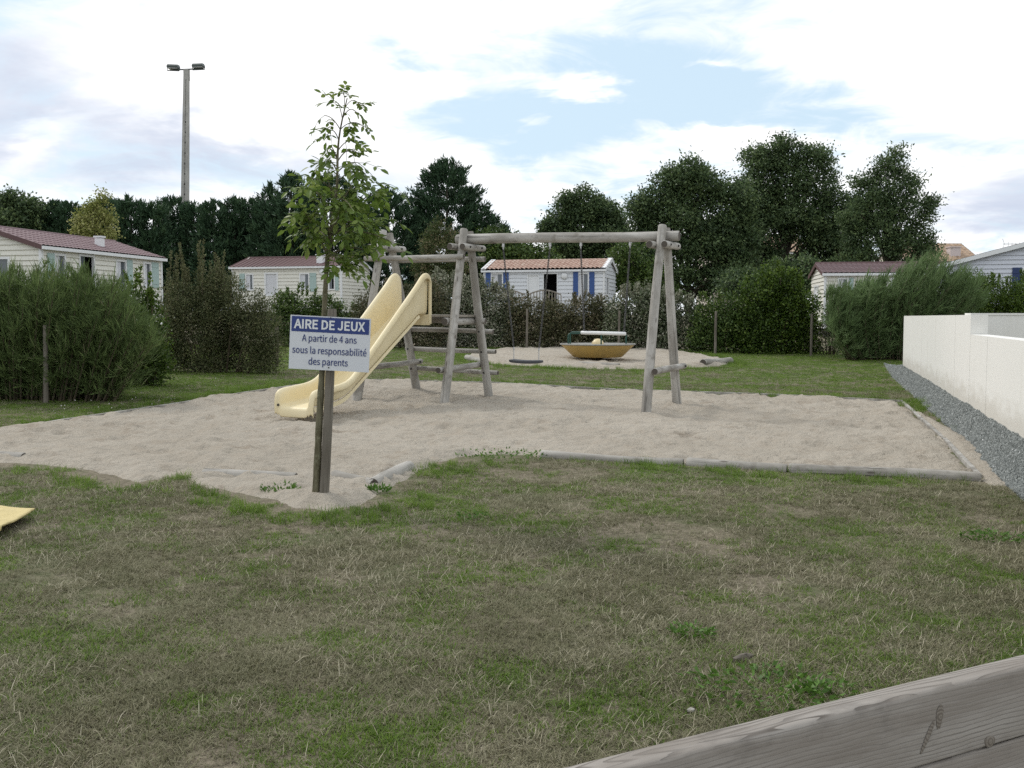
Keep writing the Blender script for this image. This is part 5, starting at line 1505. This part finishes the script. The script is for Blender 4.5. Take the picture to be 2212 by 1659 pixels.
def feathery(name, label, x0, x1, ytop, ybase, m, seed, nst=70, per=420, lean=.12, depth=.7, L=.17, Wd=.010, group=None, prof=None, cat='shrub', dY=0.0, fan=.5):
    rg = np.random.default_rng(seed); bp = gnd((x0 + x1) / 2, ybase); Y = bp.y + depth + dY; pw = x1 - x0
    root = empty(name, (bp.x * Y / bp.y, Y, Gf(bp.x * Y / bp.y, Y)), label, cat, group)
    g_ = root.location.z; paths = []; Ps = []; Ds = []; Ts = []; Ls = []
    for k in range(nst):
        f = rg.uniform(0, 1); yo = rg.uniform(-1, 1) * depth
        h = (prof(f) if prof else (1 - .25 * abs(2 * f - 1) ** 3)) * (ybase - ytop) * (rg.uniform(.45, 1.0) if rg.uniform() < .55 else rg.uniform(.80, 1.02))
        e = Vector(atY(x0 + pw * f, ybase - h, Y + yo)); fb = .5 + (f - .5) * (1 - fan) - lean * .6 * h / pw
        b_ = Vector(atY(x0 + pw * fb, ybase, Y + yo * .5)); b_.z = g_ - .05
        mid = b_ * .45 + e * .55 + Vector((-lean * (e.z - b_.z), 0, 0)) * .5
        pts = [b_ * (1 - t) ** 2 + mid * 2 * t * (1 - t) + e * t * t for t in np.linspace(0, 1, 8)]
        paths.append((pts, .016, .003))
        t = rg.uniform(.01, 1, per) ** .95; B0 = np.array(b_); M1 = np.array(mid); E1 = np.array(e)
        p = B0 * ((1 - t) ** 2)[:, None] + M1 * (2 * t * (1 - t))[:, None] + E1 * (t ** 2)[:, None]
        tg = unit((M1 - B0)[None] * (1 - t)[:, None] + (E1 - M1)[None] * t[:, None])
        # side plumes
        npl = 12; pt = rg.uniform(.03, .95, npl); pd = unit(rg.normal(size=(npl, 3)) * np.array([1, 1, .5]) + np.array([lean, 0, .9])); pi = rg.integers(0, npl, per); on = rg.uniform(size=per) < .72
        pb = B0 * ((1 - pt) ** 2)[:, None] + M1 * (2 * pt * (1 - pt))[:, None] + E1 * (pt ** 2)[:, None]
        ql = rg.uniform(0, .42, per) * (1.15 - pt[pi] * .6)
        p = np.where(on[:, None], pb[pi] + pd[pi] * ql[:, None] + np.stack([np.zeros(per), np.zeros(per), -.25 * ql ** 2], 1), p); tg = np.where(on[:, None], pd[pi], tg)
        Ps.append(p + rg.normal(0, .012, (per, 3))); Ds.append(tg + rg.normal(0, .34, (per, 3)) + np.array([lean * .5, 0, .15])); Ds[-1] = Ds[-1] + (t > .82)[:, None] * np.array([lean * .5, 0, .7]); Ls.append(np.where(t > .82, 1.7, 1.0)); Ts.append(np.clip(rg.normal(.45, .12) + rg.normal(0, .17, per), 0, 1))
    P = np.concatenate(Ps); D = np.concatenate(Ds); T_ = np.concatenate(Ts); n = len(P)
    k = P[:, 2] > G(P[:, 0], P[:, 1]) + .03
    leaves('foliage', P[k], D[k], (L * np.concatenate(Ls) * rg.uniform(.5, 1.3, n))[k], (Wd * rg.uniform(.7, 1.4, n))[k], T_[k], m, root, rg, .1)
    stems('stem', paths, root)
    return root


def conifer(name, label, px, ytop, halfw, Y, seed, n=8500, group=None, power=.6, m=None, L=.34, Wd=.085, leaders=3, taper=2.6):
    rg = np.random.default_rng(seed); top = Vector(atY(px, ytop, Y)); g_ = Gf(top.x, Y); H_ = top.z - g_; R_ = halfw / F * Y
    root = empty(name, (top.x, Y, g_), label, 'tree', group)
    # boughs: sprays gather along upswept branches so the outline stays ragged
    nb_ = 420; hb = rg.uniform(.02, .97, nb_) ; ab = rg.uniform(0, 6.283, nb_)
    rb = R_ * np.minimum((1 - hb) ** power, taper * (1 - hb) + .04) * rg.uniform(.72, 1.12, nb_) + .05
    tipz = hb * H_ + rb * rg.uniform(.15, .55, nb_)
    tips = np.stack([top.x + rb * np.cos(ab), Y + rb * np.sin(ab), g_ + np.minimum(tipz, H_ * 1.0)], 1)
    base = np.stack([np.full(nb_, top.x), np.full(nb_, Y), g_ + hb * H_ * .96], 1)
    w_ = (.15 + rb ** 1.5); i = rg.choice(nb_, n, p=w_ / w_.sum()); t = rg.uniform(.30, 1.0, n) ** .65
    P = base[i] * (1 - t)[:, None] + tips[i] * t[:, None] + rg.normal(0, .13, (n, 3)) * (1.15 - t * .6)[:, None]
    bd = unit(tips - base); D = bd[i] * .7 + rg.normal(0, .38, (n, 3)) + np.array([0, 0, .45])
    T_ = np.clip(rg.normal(.45, .16, nb_)[i] + rg.normal(0, .14, n), 0, 1)
    # leaders
    for k in range(leaders):
        m_ = 90; hx_ = rg.normal(0, .28 * k) * (R_ / 1.6); z1 = g_ + H_ * (1.0 if k == 0 else 1.0 - (abs(hx_) / R_) ** (1 / power) - rg.uniform(-.02, .03)); tt = rg.uniform(0, 1, m_)
        P = np.concatenate([P, np.stack([top.x + hx_ + rg.normal(0, .05, m_) * (1 - tt), Y + rg.normal(0, .08, m_), z1 - .9 * (1 - tt)], 1)])
        a_ = rg.uniform(0, 6.28, m_); D = np.concatenate([D, np.stack([np.cos(a_) * .6, np.sin(a_) * .6, np.full(m_, .9)], 1)]); T_ = np.concatenate([T_, rg.uniform(.3, .9, m_)])
    nn = len(P)
    leaves('foliage', P, D, L * rg.uniform(.55, 1.3, nn), Wd * rg.uniform(.7, 1.3, nn), T_, m or F_CONIF, root, rg, .15)
    mb = MB(); mb.tube([Vector((top.x, Y, g_ - .1)), Vector((top.x, Y, g_ + H_ * .5)), Vector((top.x, Y, g_ + H_ * .96))], [.2, .12, .02], 7); mb.obj('trunk', M_BARK, root, True)
    return root


# ---- conifer hedge along the far left
rgc = np.random.default_rng(5)
tops = [(-30, 440), (20, 436), (66, 440), (112, 436), (150, 442), (196, 446), (238, 434), (282, 430), (330, 440), (372, 428), (418, 440), (462, 436), (505, 428), (545, 432)]
for i, (px, yt) in enumerate(tops):
    conifer('hedge_conifer', 'dark green conifer in the tall trimmed row under the floodlight mast', px, yt, 50, 68 + rgc.uniform(-1, 1.5), 100 + i, 11000, 'conifers in the tall hedge row', .25, taper=6.0)
conifer('cypress', 'ragged dark cypress at the tall end of the conifer row', 584, 402, 66, 67, 131, 14000, None, .45)
conifer('cypress', 'taller feathery cypress standing between the hedge row and the sapling crown', 628, 374, 80, 66, 132, 16000, None, .5)
conifer('cypress', 'broad dark cypress directly behind the sapling crown', 715, 378, 110, 68, 133, 20000, None, .45)
conifer('cypress', 'dark cypress filling the gap right of the sapling crown', 835, 408, 100, 67, 134, 20000, None, .36)
conifer('cypress', 'largest cypress with a spiky leader above the climbing tower', 965, 346, 122, 69, 135, 44000, None, .45, leaders=8)
conifer('cypress', 'low spreading cypress beside the swing beam', 1065, 466, 70, 70, 136, 11000, None, .5)
tree('dark_tree', 'small dark broadleaf tree rising over the mauve roofed home', 66, 42, [(42, 440, 38, 28), (20, 452, 30, 25), (66, 455, 30, 26), (42, 500, 50, 45)], F_BROAD, 420, .26, .15, .30, 140)
# ---- broadleaf trees
tree('round_tree', 'round dark tree behind the white mobile home', 80, 1262, [(1262, 440, 50, 34), (1215, 470, 42, 40), (1310, 470, 44, 40), (1262, 490, 70, 55), (1205, 510, 38, 34), (1325, 510, 36, 36), (1262, 540, 90, 45)], F_BROAD, 420, .28, .17, .34, 141)
tree('ash_tree', 'wide dark tree standing above the right swing leg', 67, 1487,
     [(1490, 378, 52, 34), (1440, 400, 45, 40), (1535, 398, 45, 38), (1400, 455, 42, 46), (1480, 440, 62, 50), (1560, 450, 50, 46), (1400, 520, 40, 42), (1460, 540, 55, 34), (1540, 525, 55, 40), (1375, 560, 30, 34), (1440, 600, 62, 34), (1520, 600, 50, 38), (1580, 560, 40, 42), (1590, 500, 46, 56), (1600, 430, 36, 44), (1500, 500, 76, 54), (1420, 480, 50, 50), (1385, 590, 50, 44), (1590, 600, 50, 40), (1605, 540, 44, 44)],
     F_BROAD, 330, .27, .14, .38, 142, tr=.28, nlimb=60)
tree('ash_tree', 'tallest dark tree with sky showing between its limbs', 71, 1690,
     [(1706, 330, 52, 38), (1660, 350, 50, 40), (1755, 352, 48, 40), (1625, 400, 44, 44), (1705, 400, 70, 44), (1782, 405, 44, 46), (1640, 460, 50, 38), (1720, 470, 60, 36), (1795, 470, 44, 42), (1630, 520, 30, 28), (1780, 530, 52, 34), (1800, 580, 48, 44), (1650, 575, 36, 36), (1720, 600, 60, 40), (1655, 545, 36, 22), (1745, 560, 44, 24), (1690, 590, 60, 30), (1820, 500, 40, 50), (1840, 560, 48, 46), (1690, 440, 84, 44), (1838, 455, 34, 44), (1612, 470, 40, 50), (1665, 500, 60, 40), (1760, 510, 56, 44)],
     F_BROAD, 290, .27, .14, .40, 143, tr=.30, nlimb=75)
tree('oak_tree', 'lacy dark tree with pointed top behind the cream mobile home', 62, 1920,
     [(1845, 480, 40, 48), (1890, 450, 50, 44), (1938, 352, 24, 36), (1905, 372, 30, 32), (1960, 392, 32, 34), (1880, 415, 40, 38), (1938, 430, 48, 40), (1850, 395, 12, 18), (1985, 455, 30, 34), (1865, 470, 46, 42), (1935, 490, 62, 44), (2005, 440, 15, 10), (1992, 500, 32, 30), (1870, 530, 60, 44), (1955, 545, 55, 40), (1840, 575, 50, 40), (1998, 545, 30, 30), (1975, 580, 50, 30), (2012, 436, 14, 9), (2022, 432, 9, 6), (1942, 332, 9, 14)],
     F_BROAD, 300, .22, .11, .30, 144, tr=.22, nlimb=70, upb=.3)
tree('thicket_tree', 'low dark leafy tree under the tall trees beside the white home', 64, 1380, [(1355, 560, 40, 40), (1385, 600, 50, 40), (1340, 610, 40, 40), (1420, 625, 50, 36)], F_LAURL, 330, .24, .13, .32, 145)
tree('hedge_tree', 'light green sloping shrub top over the terracotta roof', 66, 1120, [(1065, 520, 42, 30), (1110, 535, 44, 26), (1160, 548, 40, 20), (1090, 570, 70, 40), (1160, 580, 60, 32)], F_LAURL, 420, .24, .13, .3, 146, cat='shrub')
tree('dark_tree', 'dark leafy tree filling the gap beyond the lilac bush', 60, 1700, [(1680, 600, 60, 40), (1740, 590, 50, 44), (1600, 615, 50, 34)], F_BROAD, 360, .24, .13, .32, 147)
# ---- pale sapling behind the first home
tree('pale_sapling', 'yellow green young tree rising behind the mauve roof', 46, 205, [(220, 428, 10, 22), (212, 452, 22, 22), (185, 465, 22, 28), (235, 470, 14, 24), (172, 485, 16, 24), (205, 490, 42, 30), (240, 500, 14, 20)], F_YELL, 480, .15, .09, .17, 150, tr=.06, nlimb=24)
# ---- tall flowering shrub behind the climbing tower
rgx = tree('tall_shrub', 'tall green shrub with pinkish tips behind the climbing tower', 40, 950, [(950, 500, 16, 34), (930, 520, 22, 34), (975, 520, 18, 32), (945, 560, 42, 44), (920, 590, 34, 40), (975, 585, 32, 44), (950, 620, 50, 40)], foliage('pinkish_leaf', [(0, (.04, .06, .018)), (.6, (.085, .115, .035)), (1, (.24, .19, .11))], .25, .6), 900, .11, .055, .15, 151, upb=.5, tr=.07, nlimb=30, cat='shrub', crownname='foliage')

# ---- hedge along the fence, from the left bushes to the wall
feathery('feathery_shrub', 'large feathery green shrub at the end of the fence by the lawn strip', -230, 332, 588, 874, F_TAMAR, 201, 380, 430, .04, .9, .13, .0095, prof=lambda f: 1 - .04 * math.sin(f * 9) - .42 * max(0, f - .86) / .14, dY=-.05, fan=.3)
shrub('rose_bush', 'leafy rose bush with a few white blooms between two denser shrubs', 240, 356, 592, 838, F_BRIGHT, 202, 5200, .060, .036, .08, 6, sprigs=14, depth=.45, prof=lambda f: .55 + .42 * math.sin(math.pi * min(1, f * 1.1)) ** .7, tonemu=-.1)
shrub('twiggy_shrub', 'dense olive brown twiggy shrub with tall upright shoots', 345, 600, 588, 812, F_OLIVE, 203, 8000, .050, .022, .08, 11, sprigs=30, spl=2.0, sf=(.04, .55), depth=.8, prof=lambda f: .80 + .2 * math.sin(math.pi * f) - .25 * f ** 4, up=.5)
HG = 'shrubs of the hedge behind the wire posts'
shrub('photinia_hedge', 'dark green hedge shrub right behind the sign', 596, 810, 622, 752, F_LAURL, 204, 2600, .085, .045, .10, 10, HG, sprigs=12, depth=.9, prof=lambda f: .82 + .15 * math.sin(f * 5 + .5))
shrub('dark_hedge', 'dark brownish hedge shrub behind the slide head', 770, 950, 598, 755, F_BROWN, 205, 2600, .08, .042, .10, 9, HG, sprigs=14, depth=.8, prof=lambda f: .78 + .2 * f)
shrub('silver_shrub', 'pale silvery leaved shrub behind the climbing tower leg', 925, 1128, 592, 754, F_ELAEA, 206, 2700, .085, .045, .10, 10, HG, sprigs=40, tonemu=.14, depth=.8, prof=lambda f: .98 - .30 * f ** 2)
shrub('brown_hedge', 'bronze brown trimmed hedge shrub behind the swing seat', 1105, 1345, 640, 757, F_BROWN, 207, 2800, .08, .042, .10, 12, HG, sprigs=10, depth=.8, prof=lambda f: .96 + .04 * math.sin(f * 12))
shrub('wild_rose', 'loose thorny shrub with pale sprays under the blue shuttered window', 1225, 1320, 618, 700, F_ELAEA, 208, 500, .07, .04, .12, 6, None, sprigs=26, depth=.4, dY=1.6)
shrub('eleagnus_shrub', 'glossy green shrub with pale young leaves behind the log swing leg', 1322, 1515, 622, 762, F_ELAEA, 209, 2700, .09, .048, .11, 10, HG, sprigs=30, depth=.8, tonemu=-.06, prof=lambda f: .85 + .15 * math.sin(f * 4))
shrub('laurel_shrub', 'low dark laurel shrub left of the rounded lilac bush', 1500, 1640, 640, 766, F_LAURL, 210, 2900, .095, .040, .10, 8, HG, sprigs=6, depth=.8, tonemu=-.06)
shrub('lilac_bush', 'tall rounded leafy bush beside the cream mobile home gable', 1585, 1760, 580, 768, F_BRIGHT, 211, 2800, .09, .055, .10, 10, HG, sprigs=16, depth=.9, prof=lambda f: .62 + .38 * math.sin(math.pi * min(1, f * 1.0)) ** .8, tonemu=-.05)
shrub('sparse_shrub', 'sparse small leaved shrub in the gap beside the feathery wall shrub', 1750, 1830, 650, 772, F_OLIVE, 212, 1500, .06, .03, .10, 5, None, sprigs=8, depth=.6, prof=lambda f: .55 + .45 * f, dY=.8)
shrub('elder_bush', 'young brown green elder rising over the burgundy roof', 1795, 1868, 538, 700, F_BROWN, 213, 1500, .10, .05, .10, 5, None, sprigs=10, depth=.4, prof=lambda f: .75 + .25 * math.sin(math.pi * f), dY=1.2, tonemu=.15)
feathery('tamarisk', 'windswept blue green feathery shrub beside the white wall', 1785, 2130, 556, 783, F_TAMARB, 214, 230, 430, .34, 1.1, .20, .013, prof=lambda f: .66 + .34 * min(1, f / .62) - .22 * max(0, f - .72) / .28, fan=.45)
shrub('privet_bush', 'dense green leafy bush rising above the stepped wall', 2085, 2330, 588, 760, F_BRIGHT, 215, 3000, .08, .045, .10, 10, None, sprigs=14, depth=.8, dY=1.5, tonemu=.1, prof=lambda f: .92 + .08 * math.sin(f * 14))
for (px, py, tx) in ((0, 845, 0),):
    pass
# white blooms on the rose bush
rgb = np.random.default_rng(9); rose = bpy.data.objects['rose_bush']
for (px, py) in ((322, 702), (312, 714), (350, 700), (283, 640), (297, 690), (262, 676)):
    p = atY(px, py, rose.location.y - .55); mb = MB(); mb.lathe([(.002, 0), (.016, .006), (.022, .018), (.012, .026), (.002, .024)], 8)
    mb.obj('bloom', M_WHITE, rose, True, world=Matrix.Translation(p) @ Matrix.Rotation(rgb.uniform(.8, 1.6), 4, 'X'))

# ---- fence posts
labs = ['thin weathered fence post standing in front of the large feathery shrub', 'thin fence post between the rose bush and the twiggy shrub', 'thin fence post at the edge of the twiggy shrub near the sign',
        'thin fence post in the hedge between the swing chains', 'thin fence post in the hedge behind the merry go round', 'thin fence post in front of the low laurel shrub', 'thin fence post between the lilac bush and the cream gable']
for (px, yt, yb, lab) in ((98, 702, 872, labs[0]), (333, 690, 832, labs[1]), (598, 706, 792, labs[2]), (1137, 667, 757, labs[3]), (1336, 671, 760, labs[4]), (1545, 672, 766, labs[5]), (1752, 678, 769, labs[6])):
    g_ = gnd(px, yb); t_ = atY(px + (2 if px > 1000 else 0), yt, g_.y); g_.z = Gf(g_.x, g_.y) - .1
    tag(logobj('fence_post', g_, t_, .036, .033, None, (M_POST, M_LOGEND), 10), lab, 'fence post', 'posts of the wire fence')

# ================================================================== NEAR THINGS
# board fence beside the camera
zf_ = 1.0
def atz(px, py, z): r = ray(px, py); return Vector((0, 0, EYE)) + r * ((z - EYE) / r.z)
fa = atz(1382, 1653, zf_); fb = atz(2212, 1443, zf_); fd = (fb - fa).normalized(); rzf = math.atan2(fd.y, fd.x)
st_ = fa - fd * 2.2; gfn = Gf(st_.x, st_.y)
fen = empty('board_fence', (st_.x, st_.y, 0), 'weathered grey plank fence with rounded top beside the viewer', 'fence', rz=rzf)
# local x along the fence, y away from the camera, z world height
def board(z0_, z1_, y0_, y1_, x0_=0.0, x1_=5.6, rt=.010):
    mb = MB(); prof = []
    for (cx_, cz_, a0) in ((y1_ - rt, z1_ - rt, 0), (y0_ + rt, z1_ - rt, 90), (y0_ + .004, z0_ + .004, 180), (y1_ - .004, z0_ + .004, 270)):
        r_2 = rt if a0 < 180 else .004
        for k in range(5): a_ = rad(a0 + 22.5 * k); prof.append((cx_ + r_2 * math.cos(a_), cz_ + r_2 * math.sin(a_)))
    n = len(prof); xs3 = np.linspace(x0_, x1_, 60); vs = []; fs = []
    for x in xs3:
        for (y, z) in prof: vs.append((x, y + .0012 * math.sin(x * 3.1), z - (z0_ + z1_) / 2 + .0015 * math.sin(x * 2.3 + 1)))
    for i in range(len(xs3) - 1):
        for j in range(n): fs.append((i * n + j, (i + 1) * n + j, (i + 1) * n + (j + 1) % n, i * n + (j + 1) % n))
    fs += [tuple(range(n)), tuple((len(xs3) - 1) * n + j for j in range(n - 1, -1, -1))]
    mb.add(vs, fs); return mb.obj('plank', M_PLANK, fen, 40, M=Matrix.Translation((0, 0, (z0_ + z1_) / 2)))
board(zf_ - .122, zf_, 0, .05)
for k in range(5): board(zf_ - .122 - .142 * (k + 1) + .016, zf_ - .125 - .142 * k, .002, .046, rt=.006)
for x in (.35, 2.35, 4.4, 5.5): 
    mb = MB(); mb.box(x - .045, x + .045, .054, .144, -.3, zf_ - .16); mb.obj('post', M_PLANK, fen, M=Matrix.Identity(4))
# knots in the top plank
def knot(px, py, rx_, rz_, tl):
    r = ray(px, py); n_ = Vector((-fd.y, fd.x, 0)); t = (fa - Vector((0, 0, EYE))).dot(n_) / r.dot(n_); p = Vector((0, 0, EYE)) + r * t
    mb = MB(); vs = [(0, -.0022, 0)]; n = 14
    for k in range(n):
        a_ = 2 * math.pi * k / n; vs.append((rx_ * math.cos(a_) * (1 + .12 * math.sin(3 * a_)), 0.0005, rz_ * math.sin(a_)))
    mb.add(vs, [(0, 1 + k, 1 + (k + 1) % n) for k in range(n)])
    mb.obj('knot', M_KNOT, fen, True, world=Matrix.Translation(p - n_ * .0005) @ Matrix.Rotation(rzf, 4, 'Z') @ Matrix.Rotation(tl, 4, 'Y'))
knot(2030, 1548, .008, .021, .1); knot(2004, 1592, .005, .030, .55); knot(2138, 1602, .014, .010, .2)

# yellow canvas corner lying on the grass
pc = [gnd(76, 1118), gnd(-220, 1113), gnd(-260, 1260), gnd(0, 1165)]
n1_, n2_ = 26, 22; V = []
for i in range(n1_):
    for j in range(n2_):
        a_, c_ = i / (n1_ - 1), j / (n2_ - 1)
        p = (pc[0] * (1 - a_) + pc[1] * a_) * (1 - c_) + (pc[3] * (1 - a_) + pc[2] * a_) * c_
        V.append((p.x, p.y, Gf(p.x, p.y) + .065 + .012 * math.sin(p.x * 9 + p.y * 5) + .014 * float(fbm(p.x * 5, p.y * 5, 71, 3)) - (.02 if c_ > .97 else 0)))
idx = np.arange(n1_ * n2_).reshape(n1_, n2_); Q = np.stack([idx[:-1, :-1], idx[:-1, 1:], idx[1:, 1:], idx[1:, :-1]], -1).reshape(-1, 4)
V = np.array(V); org = V[0].copy(); org[2] = Gf(*org[:2]); me = mesh_np('canvas_sheet', V - org, Q, M_CLOTH, smooth=True)
co_ = tag(place(bpy.data.objects.new('canvas_sheet', me), None, None, Matrix.Translation(org)), 'corner of a creased yellow canvas sheet lying on the lawn', 'sheet')
md = co_.modifiers.new('thick', 'SOLIDIFY'); md.thickness = .012

# weeds
def weed(px, py, label, n, rad_, L, seed, up=.5):
    rg = np.random.default_rng(seed); c_ = gnd(px, py); c_.z = Gf(c_.x, c_.y); root = empty('weed', c_, label, 'plant')
    a_ = rg.uniform(0, 6.28, n); r_ = rad_ * np.sqrt(rg.uniform(0, 1, n))
    P = np.stack([c_.x + r_ * np.cos(a_), c_.y + r_ * np.sin(a_) * .7, np.zeros(n)], 1); P[:, 2] = G(P[:, 0], P[:, 1]) + rg.uniform(.005, .04, n); n0 = n; L = L * .7
    D = np.stack([np.cos(a_ + rg.normal(0, .8, n)), np.sin(a_ + rg.normal(0, .8, n)), rg.uniform(.1, 2 * up, n)], 1)
    leaves('foliage', P, D, L * rg.uniform(.6, 1.3, n), L * .45 * rg.uniform(.7, 1.2, n), rg.uniform(0, 1, n), F_WEED, root, rg)
weed(1492, 1378, 'small bright green leafy weed alone in dry grass', 110, .11, .045, 301)
weed(1660, 1498, 'spreading patch of broad green weed leaves near the plank fence', 240, .34, .055, 302, .3)
weed(2150, 1165, 'green clover clump on the lawn near the gravel', 160, .22, .05, 303)
weed(1760, 1505, 'tuft of upright weed leaves beside the plank fence', 40, .06, .06, 304, .9)
weed(818, 1062, 'straggly weed growing where two edging logs meet', 90, .10, .06, 305, 1.2)
weed(605, 1062, 'weedy tuft in the sand beside the sapling', 120, .16, .07, 306, 1.2)
weed(1080, 985, 'creeping weed along the sand edge at the lawn bulge', 160, .5, .06, 307, .6)
weed(1025, 1125, 'low green weed rosette on the lawn below the swings', 60, .12, .05, 308, .3)
# stone and bark chip on the lawn
rgs = np.random.default_rng(8)
for (px, py, s_, nm, lab, m_) in ((1492, 1544, .013, 'pebble', 'single pale rounded pebble in the dry grass', M_EDGE), (1605, 1432, .03, 'bark_chip', 'grey sliver of bark lying on bare soil', M_STAKE)):
    c_ = gnd(px, py); mb = MB(); vs = []; n = 10
    for k in range(4):
        for j in range(n):
            a_ = 2 * math.pi * j / n; e_ = math.sin(math.pi * (k + .5) / 4); vs.append((s_ * e_ * math.cos(a_) * (1.4 if nm == 'pebble' else 2.2) * rgs.uniform(.9, 1.1), s_ * e_ * math.sin(a_) * (1 if nm == 'pebble' else .6), s_ * .7 * -math.cos(math.pi * (k + .5) / 4)))
    fs = [(k * n + j, k * n + (j + 1) % n, (k + 1) * n + (j + 1) % n, (k + 1) * n + j) for k in range(3) for j in range(n)] + [tuple(range(n - 1, -1, -1)), tuple(3 * n + j for j in range(n))]
    mb.add(vs, fs); tag(mb.obj(nm, m_, None, True, world=Matrix.Translation((c_.x, c_.y, Gf(c_.x, c_.y) + .012)) @ Matrix.Rotation(.5, 4, 'Z')), lab, 'stone' if nm == 'pebble' else 'bark')
